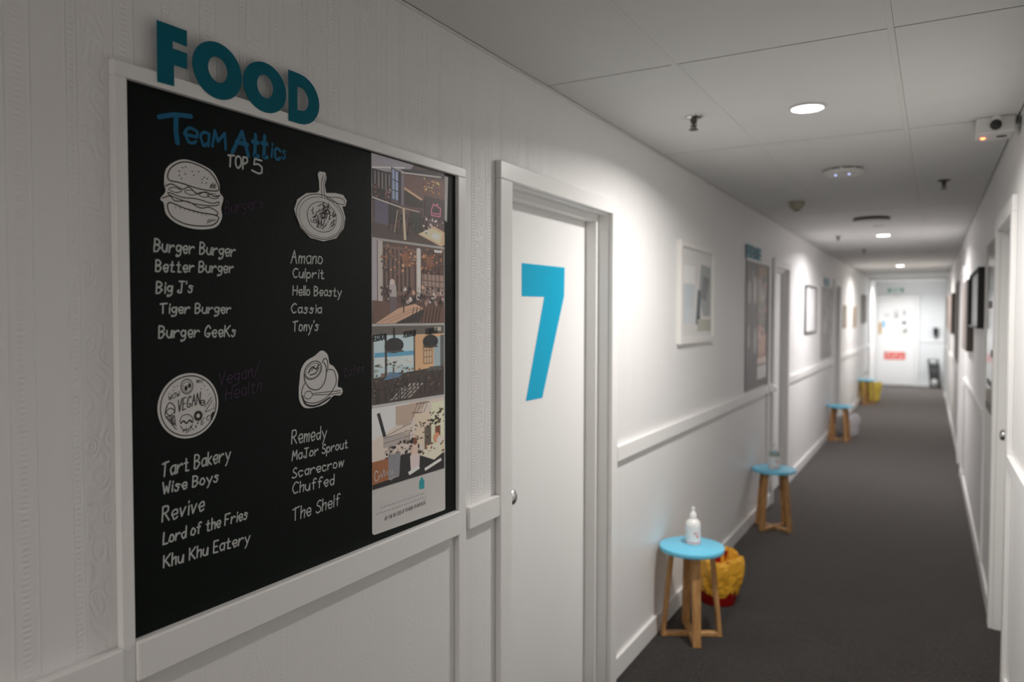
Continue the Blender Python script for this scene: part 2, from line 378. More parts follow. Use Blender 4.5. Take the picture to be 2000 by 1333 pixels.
d1, leaf = door(1, 2.068, 2.914, 'white door with a large cyan 7 on it', .066, (-.095, 2.172, .965), cwl=.075)
bm = plate(bmesh.new(), [(2.336, 1.764), (2.688, 1.768), (2.684, 1.655), (2.497, 1.268), (2.368, 1.268), (2.512, 1.648), (2.336, 1.646)], -.0948, .0009)
tag(obj('number', bm, M_seven, leaf), 'bright cyan vinyl numeral 7')
door(2, 6.57, 7.245, 'white door in the left wall past the second board', .075, (-.052, 6.66, .96), dep=.052)
door(3, 10.87, 11.53, 'white door in the left wall past the third board', .075, dep=.052)
door(4, 3.70, 4.43, 'white door with round steel knob nearest on the right', .08, (.072, 4.33, .998), True, dep=.072)
door(5, 8.56, 9.30, 'white door farther along the right wall', .08, None, True)

# ================================================================== BLACKBOARD AND ITS DECORATION
bb = empty('blackboard', (0, 1.27, 1.02)); tag(bb, 'large black painted menu board with handwritten lists in white frame', 'board')
bm = box(0.0005, .005, .775, 1.765, 1.02, 1.969)
obj('board_panel', bm, M_board, bb)
TX = [('Burger Burger', 0.827, 1.687, 0.999, 1.690, 0.022), ('Better Burger', 0.829, 1.652, 0.994, 1.658, 0.020), ("Big J's", 0.83, 1.614, 0.903, 1.618, 0.020), ('Tiger Burger', 0.836, 1.579, 0.987, 1.580, 0.018), ('Burger GeeKs', 0.833, 1.536, 0.998, 1.535, 0.021),
 ('Amano', 1.144, 1.686, 1.236, 1.690, 0.027), ('Culprit', 1.148, 1.656, 1.241, 1.658, 0.020), ('Hello Beasty', 1.148, 1.619, 1.296, 1.62, 0.020), ('Cassia', 1.143, 1.581, 1.232, 1.581, 0.020), ("Tony's", 1.147, 1.542, 1.222, 1.543, 0.022),
 ('Tart Bakery', 0.835, 1.290, 0.982, 1.297, 0.025), ('Wise Boys', 0.836, 1.260, 0.954, 1.260, 0.020), ('Revive', 0.835, 1.210, 0.921, 1.212, 0.027), ('Lord of the Fries', 0.836, 1.170, 1.022, 1.172, 0.021), ('Khu Khu Eatery', 0.836, 1.128, 1.027, 1.123, 0.022),
 ('Remedy', 1.141, 1.303, 1.245, 1.301, 0.029), ('MaJor Sprout', 1.142, 1.268, 1.314, 1.269, 0.020), ('Scarecrow', 1.142, 1.230, 1.301, 1.228, 0.021), ('Chuffed', 1.142, 1.196, 1.268, 1.192, 0.024), ('The Shelf', 1.141, 1.138, 1.286, 1.141, 0.027)]
for s, y0, z0, y1, z1, c in TX:
    obj('lettering', lettering(bmesh.new(), s, y0, z0, y1, z1, c*.97, .0031, .0054), M_chalk, bb)
bm = bmesh.new()
ribbon(bm, [(.840, 1.921), (.870, 1.932), (.905, 1.937)], .0085, .0054); ribbon(bm, [(.874, 1.930), (.873, 1.905), (.876, 1.884)], .010, .0054)
for ch, a, b_, zz, cp, wd in (('e', .889, .915, 1.889, .042, .0058), ('a', .924, .941, 1.890, .040, .0058), ('M', .950, .980, 1.892, .030, .0062), ('A', .997, 1.036, 1.890, .044, .0085), ('t', 1.042, 1.060, 1.893, .046, .0085), ('t', 1.066, 1.082, 1.895, .046, .0085), ('i', 1.092, 1.094, 1.899, .030, .0055), ('c', 1.101, 1.116, 1.897, .036, .0060), ('s', 1.122, 1.131, 1.901, .028, .0035)):
    lettering(bm, ch, a, zz, b_, zz, cp, wd, .0054)
tag(obj('lettering', bm, M_chblue, bb), 'blue handwritten title')
obj('lettering', lettering(bmesh.new(), 'TOP', .984, 1.861, 1.030, 1.862, .023, .0038, .0054), M_chalk, bb)
obj('lettering', lettering(bmesh.new(), '5', 1.043, 1.860, 1.066, 1.860, .026, .0038, .0054), M_chalk, bb)
for s, y0, z0, y1, z1, c in [('Burgers', 0.977, 1.769, 1.067, 1.792, 0.024), ('Vegan/', 0.957, 1.441, 1.055, 1.456, 0.025), ('Health', 0.973, 1.412, 1.06, 1.423, 0.025), ('Cafes', 1.302, 1.433, 1.372, 1.443, 0.020)]:
    tag(obj('lettering', lettering(bmesh.new(), s, y0, z0, y1, z1, c, .0022, .0054), M_chpur, bb), 'faint purple handwriting')

def cutout(name, outline, ink, label, th=.0012, smooth=True):
    P = smoothpts(outline, True) if smooth else outline
    ys_ = [p[0] for p in P]; zs = [p[1] for p in P]
    r = empty(name, (.005, (min(ys_)+max(ys_))/2, min(zs))); tag(r, label, 'cutout', 'paper food drawings stuck on the blackboard')
    obj('paper', plate(bmesh.new(), P, .0051, th), M_paper, r)
    RIB[0] = 1.3; bm = bmesh.new(); ink(bm, .0051+th+.0002); obj('drawing', bm, M_ink, r); RIB[0] = 1.0; return r
INKW = 1.1
def curve(bm, P, wd, x, closed=False): 
    wd = wd*INKW
    Q = smoothpts(P, closed); 
    if closed: Q = Q+[Q[0]]
    return ribbon(bm, Q, wd, x, False)
# burger: box .843-.973, 1.736-1.854
def T(y0, z0, sy, sz): return lambda *P: [(y0+sy*p[0], z0+sz*p[1]) for p in P]
b_ = T(.843, 1.736, .130, .120)
def ink_burger(bm, x):
    curve(bm, b_((.1, .66), (.13, .82), (.3, .95), (.5, .97), (.75, .9), (.89, .75), (.9, .62), (.6, .60), (.3, .64)), .0016, x, True)
    r = random.Random(1)
    for k in range(14): 
        p = b_((r.uniform(.25, .75), r.uniform(.7, .9)))[0]; ribbon(bm, [p, (p[0]+.0012, p[1]+.0006)], .0016, x)
    for k in range(9): ribbon(bm, b_((.76+.012*k, .64), (.79+.01*k, .70+.012*(k % 4))), .0006, x, False)
    curve(bm, b_((.05, .55), (.15, .6), (.32, .55), (.42, .60), (.55, .52), (.7, .57), (.85, .52), (.95, .56)), .0014, x)
    for c in (.2, .45, .66, .82): curve(bm, b_((c-.1, .52), (c, .56), (c+.1, .52), (c, .485)), .001, x, True)
    curve(bm, b_((.1, .47), (.3, .43), (.55, .44), (.8, .41), (.92, .45), (.86, .38), (.5, .36), (.15, .42)), .0013, x, True)
    curve(bm, b_((.0, .37), (.12, .42), (.2, .36), (.4, .38), (.6, .31), (.75, .34), (.9, .28), (.85, .22)), .0014, x)
    curve(bm, b_((.1, .32), (.12, .15), (.3, .05), (.55, .03), (.82, .08), (.9, .22), (.6, .24), (.35, .27)), .0016, x, True)
    for k in range(8): ribbon(bm, b_((.70+.02*k, .08+.01*k), (.74+.018*k, .16)), .0006, x, False)
    for k in range(8): ribbon(bm, b_((.2+.07*k, .29-.008*k), (.21+.07*k, .25-.008*k)), .0007, x, False)
cutout('burger_drawing', b_((.04, .60), (.08, .82), (.28, .98), (.5, 1.0), (.8, .92), (.93, .74), (.94, .60), (1.0, .52), (.96, .36), (.97, .2), (.85, .04), (.55, -.02), (.25, .02), (.07, .14), (.03, .3), (-.02, .36), (.06, .48)), ink_burger, 'white paper cutout drawing of a burger, upper left of the board')
# plate of food
p_ = T(1.152, 1.740, .164, .152)
def ink_plate(bm, x):
    ribbon(bm, circ((1.2325, 1.793), .073, 36, .049)+[circ((1.2325, 1.793), .073, 36, .049)[0]], .0012, x, False)
    ribbon(bm, circ((1.2335, 1.792), .066, 36, .044)+[circ((1.2335, 1.792), .066, 36, .044)[0]], .0007, x, False)
    ribbon(bm, circ((1.236, 1.793), .045, 36, .033)+[circ((1.236, 1.793), .045, 36, .033)[0]], .001, x, False)
    r = random.Random(3)
    for k in range(105):
        a = r.uniform(0, 2*PI); q = r.uniform(.1, .95); c = (1.236+.043*q*math.cos(a), 1.794+.031*q*math.sin(a)); t = r.uniform(.4, 1.4)
        l = r.uniform(.003, .013); ribbon(bm, smoothpts([c, (c[0]+l*.5*math.cos(t)+.001, c[1]+l*.5*math.sin(t)-.001), (c[0]+l*math.cos(t), c[1]+l*math.sin(t))]), r.uniform(.0006, .0017), x, False)
    for k in range(5): curve(bm, [(1.2+.008*k, 1.785), (1.206+.008*k, 1.778-.001*k), (1.212+.008*k, 1.786)], .001, x)
    for k in range(3): curve(bm, [(1.240+.001*k, 1.815-.007*k), (1.256, 1.817-.007*k), (1.262, 1.813-.007*k)], .0012, x)
    ribbon(bm, [(1.236, 1.835), (1.234, 1.865), (1.240, 1.886)], .001, x, False); ribbon(bm, [(1.245, 1.835), (1.241, 1.865), (1.248, 1.886)], .001, x, False)
    curve(bm, [(1.250, 1.838), (1.29, 1.843), (1.308, 1.838), (1.303, 1.829), (1.27, 1.832)], .001, x, True)
cutout('plate_drawing', [(1.160, 1.785), (1.154, 1.80), (1.163, 1.822), (1.19, 1.839), (1.222, 1.845), (1.229, 1.851), (1.228, 1.870), (1.224, 1.885), (1.229, 1.892), (1.247, 1.893), (1.251, 1.882), (1.245, 1.865), (1.249, 1.848), (1.28, 1.852), (1.304, 1.851), (1.316, 1.840), (1.311, 1.826), (1.301, 1.825), (1.311, 1.80), (1.305, 1.775), (1.28, 1.750), (1.24, 1.740), (1.20, 1.744), (1.172, 1.763)], ink_plate, 'white paper cutout drawing of a plate of food with fork, upper right', smooth=False)
# vegan disc
def ink_vegan(bm, x):
    c = (.8925, 1.4105); o = circ(c, .0585, 44, .0545); ribbon(bm, o+[o[0]], .0016, x, False)
    lettering(bm, 'VEGAN', .868, 1.402, .915, 1.412, .021, .0015, x)
    lettering(bm, 'WOW', .850, 1.424, .872, 1.430, .009, .0009, x); lettering(bm, 'WAY', .908, 1.452, .922, 1.449, .006, .0007, x); lettering(bm, 'E C', .917, 1.372, .935, 1.380, .009, .0009, x)
    e = circ((.888, 1.446), .0125, 18, .0135, .2); ribbon(bm, e+[e[0]], .0013, x, False); e = circ((.888, 1.445), .009, 16, .010, .2); ribbon(bm, e+[e[0]], .0008, x, False)
    bm.faces.new([bm.verts.new((x, *p)) for p in circ((.886, 1.443), .0035, 10, .005)]); bm.faces.new([bm.verts.new((x, *p)) for p in circ((.893, 1.447), .003, 10, .0045)])
    # cone with swirl
    curve(bm, [(.8425, 1.398), (.846, 1.413), (.853, 1.420), (.862, 1.412), (.862, 1.400)], .0013, x); curve(bm, [(.845, 1.404), (.853, 1.410), (.862, 1.404), (.853, 1.397)], .0012, x, True)
    ribbon(bm, [(.8435, 1.396), (.8615, 1.396), (.8655, 1.370), (.8435, 1.396)], .0012, x, False)
    for k in range(4): ribbon(bm, [(.847+.004*k, 1.395), (.860+.0015*k, 1.380-.001*k)], .0007, x, False); ribbon(bm, [(.861-.003*k, 1.395), (.852+.003*k, 1.386-.004*k)], .0007, x, False)
    # little burger
    curve(bm, [(.872, 1.383), (.877, 1.393), (.889, 1.395), (.898, 1.389), (.900, 1.381)], .001, x); curve(bm, [(.873, 1.380), (.880, 1.384), (.886, 1.379), (.893, 1.384), (.899, 1.378)], .002, x); curve(bm, [(.873, 1.376), (.880, 1.368), (.892, 1.369), (.899, 1.375)], .001, x)
    # ring with spikes
    for k in range(16):
        a = k*PI/8; ribbon(bm, [(.911+.004*math.cos(a), 1.390+.004*math.sin(a)), (.911+.0095*math.cos(a), 1.390+.0095*math.sin(a))], .0022, x, False)
    e = circ((.921, 1.413), .005, 12); ribbon(bm, e+[e[0]], .0016, x, False); ribbon(bm, [(.918, 1.413), (.924, 1.413)], .0016, x)
    ribbon(bm, [(.926, 1.395), (.943, 1.417), (.946, 1.400), (.926, 1.395)], .0009, x, False); lettering(bm, 'xaxx', .926, 1.404, .941, 1.421, .004, .0006, x)
    bm.faces.new([bm.verts.new((x, *p)) for p in ((.938, 1.378), (.944, 1.386), (.949, 1.393), (.943, 1.394), (.938, 1.388))])
    lettering(bm, 'x2a2xc', .874, 1.362, .908, 1.366, .009, .0010, x) if 0 else None
    r = random.Random(8)
    for k in range(16):
        a = r.uniform(0, 6.28); q = (.880+.002*k, 1.363+.004*math.sin(k)+.0006*k); ribbon(bm, [q, (q[0]+.003*math.cos(a), q[1]+.005*math.sin(a))], .0009, x, False)
    for k in range(18):
        a = r.uniform(0, 6.28); q = r.uniform(.7, .93); p = (c[0]+.055*q*math.cos(a), c[1]+.051*q*math.sin(a)); ribbon(bm, [p, (p[0]+.0015, p[1]+.001)], .0010, x)
cutout('vegan_disc_drawing', circ((.8925, 1.4105), .0635, 48, .0595), ink_vegan, 'round white paper cutout with VEGAN and small food doodles', smooth=False)
# coffee cup
def ink_cup(bm, x):
    e = circ((1.205, 1.456), .027, 26, .0185, .35); ribbon(bm, e+[e[0]], .0014, x, False); e = circ((1.205, 1.455), .023, 24, .015, .35); ribbon(bm, e+[e[0]], .0008, x, False)
    curve(bm, [(1.178, 1.450), (1.181, 1.432), (1.197, 1.416), (1.222, 1.413), (1.240, 1.428), (1.246, 1.455), (1.238, 1.472)], .0014, x)
    curve(bm, [(1.233, 1.470), (1.240, 1.480), (1.249, 1.475), (1.250, 1.455), (1.246, 1.450)], .0016, x)
    curve(bm, [(1.190, 1.450), (1.202, 1.463), (1.214, 1.458), (1.222, 1.468)], .0022, x); curve(bm, [(1.195, 1.446), (1.212, 1.449), (1.222, 1.461)], .0018, x); curve(bm, [(1.200, 1.455), (1.210, 1.466)], .0015, x)
    curve(bm, [(1.180, 1.430), (1.170, 1.410), (1.180, 1.390), (1.215, 1.384), (1.255, 1.398), (1.277, 1.425), (1.270, 1.450), (1.252, 1.455)], .0013, x)
    curve(bm, [(1.172, 1.403), (1.183, 1.383), (1.215, 1.378), (1.258, 1.392)], .003, x)
    e = circ((1.190, 1.403), .012, 16, .0085); ribbon(bm, e+[e[0]], .0011, x, False); ribbon(bm, [(1.201, 1.405), (1.292, 1.404)], .0011, x, False); ribbon(bm, [(1.201, 1.402), (1.260, 1.398), (1.292, 1.399)], .0011, x, False)
cutout('coffee_cup_drawing', [(1.166, 1.440), (1.170, 1.460), (1.185, 1.477), (1.21, 1.487), (1.232, 1.498), (1.250, 1.488), (1.256, 1.468), (1.27, 1.460), (1.284, 1.440), (1.282, 1.415), (1.294, 1.410), (1.298, 1.401), (1.290, 1.393), (1.268, 1.394), (1.245, 1.380), (1.215, 1.374), (1.18, 1.376), (1.165, 1.393), (1.163, 1.415)], ink_cup, 'white paper cutout drawing of a coffee cup on saucer, lower right')

# big FOOD letters
def ring_plate(bm, outer, inner, x0, th):
    n = len(outer); V = [[bm.verts.new((x, *p)) for p in Q] for x in (x0, x0+th) for Q in (outer, inner)]
    for k in range(n):
        j = (k+1) % n; bm.faces.new((V[2][k], V[2][j], V[3][j], V[3][k])); bm.faces.new((V[0][k], V[0][j], V[1][j], V[1][k]))
        bm.faces.new((V[0][k], V[0][j], V[2][j], V[2][k])); bm.faces.new((V[1][k], V[1][j], V[3][j], V[3][k]))
    return bm
gl = 'cut-out letters over the blackboard'
F = [(.830, 2.082), (.889, 2.083), (.889, 2.055), (.860, 2.056), (.860, 2.043), (.889, 2.043), (.889, 2.015), (.862, 2.015), (.862, 1.978), (.830, 1.977)]
tag(obj('cutout_letter', plate(bmesh.new(), F, .0165, .0015), M_teal), 'teal paper letter F above the blackboard', 'letter', gl)
for i, (cy, cz, ry, rz, iy, iz, lab) in enumerate([(.955, 2.031, .055, .052, .022, .0235, 'first teal letter O, the larger one beside the F'), (1.068, 2.030, .055, .049, .021, .023, 'second teal letter O, the one beside the D')]):
    tag(obj('cutout_letter', ring_plate(bmesh.new(), circ((cy, cz), ry, 40, rz), circ((cy, cz+.002), iy, 40, iz), .0165, .0015), M_teal), lab, 'letter', gl)
oD = [(1.130, 1.979), (1.130, 2.031), (1.130, 2.083)]+[(1.160+.058*math.cos(t)*1.0, 2.031+.052*math.sin(t)) for t in [PI/2-PI*k/12 for k in range(13)]]
iD = [(1.154, 2.006), (1.154, 2.031), (1.154, 2.055)]+[(1.163+.024*math.cos(t), 2.031+.0245*math.sin(t)) for t in [PI/2-PI*k/12 for k in range(13)]]
tag(obj('cutout_letter', ring_plate(bmesh.new(), oD, iD, .0165, .0015), M_teal), 'teal paper letter D above the blackboard', 'letter', gl)

# ---------------------------------------------------------------- poster with four photographs
po = empty('photo_poster', (.005, 1.555, 1.04)); tag(po, 'tall white poster with four cafe photographs on the blackboard right side', 'poster')
PX = .0056
def rounded(y0, y1, z0, z1, r=.008): 
    out = []
    for cx, cz, a0 in ((y1-r, z1-r, 0), (y0+r, z1-r, 90), (y0+r, z0+r, 180), (y1-r, z0+r, 270)):
        out += [(cx+r*math.cos(math.radians(a0+30*k)), cz+r*math.sin(math.radians(a0+30*k))) for k in range(4)]
    return out
obj('paper', plate(bmesh.new(), [(1.400, 1.045), (1.408, 1.040), (1.709, 1.034), (1.711, 1.04), (1.709, 1.967), (1.404, 1.966)], .0051, .0005), M_paper, po)
obj('overlapping_strip', plate(bmesh.new(), [(1.711, 1.84), (1.722, 1.835), (1.728, 1.960), (1.711, 1.960)], .0052, .0004), M_paper, po)
def photo(shapes, y0, y1, z0, z1, seed):
    """shapes: (colour, [(u,v)...]) u,v in 0..1 ; each later shape lies over the former"""
    bm = bmesh.new(); cl = bm.loops.layers.color.new('Col')
    for k, (c, P) in enumerate(shapes):
        vs = [bm.verts.new((PX+.0003+k*4e-6, y0+(y1-y0)*min(1, max(0, u)), z0+(z1-z0)*min(1, max(0, v)))) for u, v in P]
        try: f = bm.faces.new(vs)
        except ValueError: continue
        for l in f.loops: l[cl] = (*[min(1, q*1.22) for q in c], 1)
    me = bpy.data.meshes.new('photograph'); 
    bm.to_mesh(me); bm.free(); o = bpy.data.objects.new('photograph', me); COL.objects.link(o); o.parent = po; me.transform(Matrix.Translation(-wloc(po))); me.materials.append(M_photo); return o
def Rr(c, u0, u1, v0, v1): return (c, [(u0, v0), (u1, v0), (u1, v1), (u0, v1)])
def Ll(c, u0, v0, u1, v1, w=.012):
    d = math.hypot(u1-u0, v1-v0); nx, ny = -(v1-v0)/d*w/2, (u1-u0)/d*w/2; return (c, [(u0+nx, v0+ny), (u1+nx, v1+ny), (u1-nx, v1-ny), (u0-nx, v0-ny)])
def El(c, u, v, a, b, n=12): return (c, circ((u, v), a, n, b))
def blobs(seed, n, u0, u1, v0, v1, cols, s0, s1, asp=1.0):
    r = random.Random(seed); out = []
    for k in range(n):
        u, v, s = r.uniform(u0, u1), r.uniform(v0, v1), r.uniform(s0, s1); m = 5; a0 = r.uniform(0, 6); c = r.choice(cols); j = r.uniform(.85, 1.15)
        out.append((tuple(min(1, q*j) for q in c), [(u+s*r.uniform(.5, 1)*math.cos(a0+2*PI*i/m), v+asp*s*r.uniform(.5, 1)*math.sin(a0+2*PI*i/m)) for i in range(m)]))
    return out
dk = (.17, .15, .15); br = (.38, .27, .24); pk = (.62, .50, .46)
# 1: bistro with brick wall and white table
s1 = [Rr((.36, .27, .26), 0, 1, 0, 1), ((.62, .60, .64), [(0, 1), (.55, 1), (.45, .86), (0, .80)]), Ll((.85, .83, .86), 0, .83, .42, .93, .02), ((.16, .17, .18), [(.36, .9), (.8, 1), (1, .99), (1, .93), (.45, .86)]), Ll((.75, .72, .72), .36, .86, .95, .94, .02),
      Rr((.15, .13, .14), 0, .24, .45, .82)]+[Rr((.55, .50, .50), .03+.045*k, .045+.045*k, .6, .8) for k in range(5)]+blobs(1, 26, 0, .26, .45, .66, [(.5, .3, .28), (.25, .18, .18), (.6, .5, .5)], .01, .03)+[
      ((.30, .33, .40), [(.24, .9), (.36, .86), (.36, .48), (.24, .5)]), ((.62, .68, .80), [(.255, .88), (.33, .85), (.33, .5), (.255, .51)]), Ll((.1, .1, .12), .29, .87, .29, .5, .012), Ll((.1, .1, .12), .25, .75, .335, .73), Ll((.1, .1, .12), .25, .62, .335, .61), Rr((.13, .12, .14), .335, .37, .47, .87),
      Rr((.48, .44, .50), .37, .41, .45, .84), ((.44, .31, .29), [(.41, .84), (1, .88), (1, .62), (.68, .58), (.41, .62)])]+blobs(2, 40, .68, .93, .70, .88, [(.70, .48, .25), (.85, .68, .45), (.42, .22, .12)], .008, .025)+[
      ((.20, .15, .12), [(.41, .66), (.68, .56), (.68, .47), (.41, .46)]), Ll((.82, .66, .54), .41, .675, .66, .575, .03), Rr((.26, .20, .21), .70, 1, .36, .64)]+[
      Ll((.93, .48, .58), *a, .014) for a in ((.80, .40, .80, .48), (.80, .48, .83, .56), (.83, .56, .86, .53), (.86, .53, .89, .57), (.89, .57, .90, .52), (.90, .52, .94, .52), (.94, .52, .93, .40), (.93, .40, .80, .40), (.82, .43, .92, .435))]+[
      Rr((.36, .34, .42), .03, .2, .15, .46), Rr((.16, .13, .13), .2, .34, .2, .46), Ll((.85, .78, .76), 0, .475, .38, .42, .015), Ll((.75, .66, .60), .36, .42, .62, .41, .015), ((.30, .23, .20), [(0, .18), (1, .12), (1, 0), (0, 0)]),
      Rr((.2, .2, .16), .50, .66, .14, .40)]+[Ll((.08, .07, .07), .2+.05*k, .08, .24+.05*k, .35, .010) for k in range(12)]+[Ll((.82, .76, .66), .42, .02, .40, .42, .03), Ll((.7, .6, .5), .28, .1, .32, .38, .012)]+blobs(3, 24, .2, .7, .05, .35, [(.10, .09, .09), (.35, .25, .2), (.18, .15, .13)], .012, .03)+blobs(31, 22, .66, .98, .2, .36, [(.75, .70, .70), (.3, .2, .2), (.55, .4, .38), (.85, .8, .78)], .012, .03)+[
      ((.80, .68, .56), [(.60, .12), (.84, .26), (1, .2), (1, .03), (.94, .0)]), ((.88, .78, .66), [(.62, .13), (.80, .23), (.97, .18), (.93, .03)]), El((.90, .84, .82), .86, .13, .06, .04), El((.85, .8, .75), .73, .17, .04, .025), El((.3, .25, .2), .72, .15, .015, .01)]
P1 = photo(s1, 1.405, 1.709, 1.765, 1.966, 1)
# 2: hall with columns and long table
s2 = [Rr((.34, .24, .21), 0, 1, 0, 1), Rr((.66, .64, .67), 0, .06, .1, 1), Rr((.74, .70, .68), .07, .13, .18, 1), Rr((.46, .35, .31), .13, .55, .35, .95)]+[Rr((.24, .16, .14), .14+.055*k, .165+.055*k, .4, .92) for k in range(7)]+blobs(4, 90, .12, .98, .62, .98, [(.62, .40, .28), (.25, .15, .12), (.72, .52, .40), (.40, .25, .2), (.18, .12, .11)], .008, .03)+[
      El((.55, .36, .26), .44, .80, .06, .09), El((.52, .34, .24), .78, .80, .06, .08)]+blobs(41, 55, .37, .86, .70, .92, [(.85, .62, .45), (.45, .26, .18), (.66, .42, .28)], .008, .026)+[
      Rr((.80, .74, .70), .58, .645, .3, .96), Rr((.92, .86, .82), .60, .63, .3, .97), Rr((.60, .50, .46), .66, .99, .36, .64)]+[Rr((.30, .22, .20), .68+.06*k, .69+.06*k, .35, .75) for k in range(5)]+[Ll((.35, .25, .22), .66, .56, .99, .55), Ll((.35, .25, .22), .66, .48, .99, .47)]+[
      ((.40, .28, .23), [(0, .0), (1, .0), (1, .2), (0, .28)]), El((.82, .76, .74), .25, .5, .035, .05), ((.70, .66, .66), [(.21, .48), (.30, .48), (.31, .30), (.22, .28)]), ((.40, .34, .36), [(.21, .33), (.31, .33), (.31, .13), (.22, .13)])]+blobs(5, 60, .38, .98, .25, .48, [(.80, .74, .72), (.20, .15, .14), (.12, .1, .1), (.7, .55, .48), (.6, .5, .48)], .015, .035, 1.5)+blobs(51, 20, .1, .24, .3, .46, [(.7, .62, .6), (.25, .2, .2)], .012, .03, 1.5)+[
      ((.78, .63, .53), [(.03, 0), (.28, .0), (.68, .19), (.56, .25), (.33, .19)]), Ll((.55, .40, .33), .1, 0.02, .60, .21, .006), Ll((.50, .36, .3), .18, 0.01, .64, .20, .005), Ll((.12, .1, .1), .4, .14, .4, .25, .015), El((.3, .2, .18), .4, .24, .03, .02), ((.16, .12, .12), [(.28, 0), (.62, .02), (.68, .17)])]+[Ll((.10, .08, .08), .5+.05*k, .0, .54+.05*k, .2, .011) for k in range(9)]+[Rr((.88, .86, .84), .84, .96, .94, .975)]
photo(s2, 1.404, 1.707, 1.556, 1.759, 2)
# 3: window with lamps
s3 = [Rr((.36, .33, .31), 0, 1, .86, 1), Rr((.72, .80, .88), 0, .56, .3, .88), Rr((.35, .62, .75), .03, .55, .58, .66), ((.78, .84, .86), [(.03, .47), (.55, .47), (.55, .60), (.03, .60)])]+blobs(6, 26, .03, .55, .42, .56, [(.85, .85, .83), (.3, .32, .33), (.55, .58, .56)], .02, .05, .6)+[
      Rr((.82, .66, .50), .56, 1, .38, .88), Rr((.60, .46, .34), .68, .82, .46, .78)]+[Rr((.80, .70, .58), .70+.04*k, .725+.04*k, .48+.09*j, .55+.09*j) for k in range(3) for j in range(3)]+[Rr((.62, .68, .70), .84, .94, .40, .84), Rr((.35, .36, .36), .94, 1, .4, .86), Rr((.16, .14, .13), .16, .185, .3, .9), Rr((.30, .24, .2), .545, .565, .3, .9), Rr((.25, .2, .17), 0, .02, .3, .88),
      ((.24, .19, .17), [(0, .34), (1, .42), (1, 0), (0, 0)])]+[((.62, .60, .58), [(.42+.06*k-.05*j, .22-.05*j), (.45+.06*k-.05*j, .22-.05*j), (.43+.06*k-.06*j, .18-.05*j), (.40+.06*k-.06*j, .18-.05*j)]) for k in range(5) for j in range(4)]+[
      ((.36, .48, .60), [(.14, .30), (.34, .32), (.40, .37), (.22, .40)]), ((.34, .33, .32), [(.72, .36), (.98, .36), (.92, .42), (.78, .42)])]+[Ll((.10, .08, .07), a, b, c, d, .015) for a, b, c, d in ((.17, .3, .26, .05), (.33, .31, .24, .05), (.80, .36, .90, .06), (.96, .36, .84, .06), (.02, .3, .06, .02), (.16, .22, .17, 0), (.08, .2, .08, 0), (.32, .22, .33, .0), (.45, .3, .44, .02), (.36, .2, .36, 0), (.60, .33, .64, .06), (.72, .33, .70, .06), (.78, .2, .8, .05), (.0, .2, .17, .18), (.31, .2, .46, .19), (.62, .22, .76, .21), (.27, .38, .27, .46))]+blobs(7, 90, 0, 1, .12, .42, [(.42, .33, .26), (.14, .11, .1), (.55, .45, .36), (.2, .17, .15)], .006, .025)+[
      El((.04, .04, .04), .28, .745, .125, .10, 20), Rr((.30, .25, .22), .155, .405, .655, .675), El((.04, .04, .04), .79, .775, .115, .095, 20), Rr((.28, .2, .15), .68, .90, .69, .71), Ll((.05, .05, .05), .28, .83, .28, .97, .02), Ll((.05, .05, .05), .79, .86, .79, .97, .02), Rr((.72, .70, .66), .85, .95, .92, .975)]
# cut the lamp domes flat below
ph3 = photo(s3, 1.402, 1.706, 1.358, 1.550, 3)
for a, za, b_, zb in ((1.620, 1.526, 1.672, 1.529), (1.404, 1.513, 1.452, 1.517), (1.524, 1.520, 1.575, 1.524)):
    obj('mirrored_lettering', lettering(bmesh.new(), 'BURGER' , a, za, b_, zb, .014, .0024, PX+.0012, True, 0), M_ink, po)
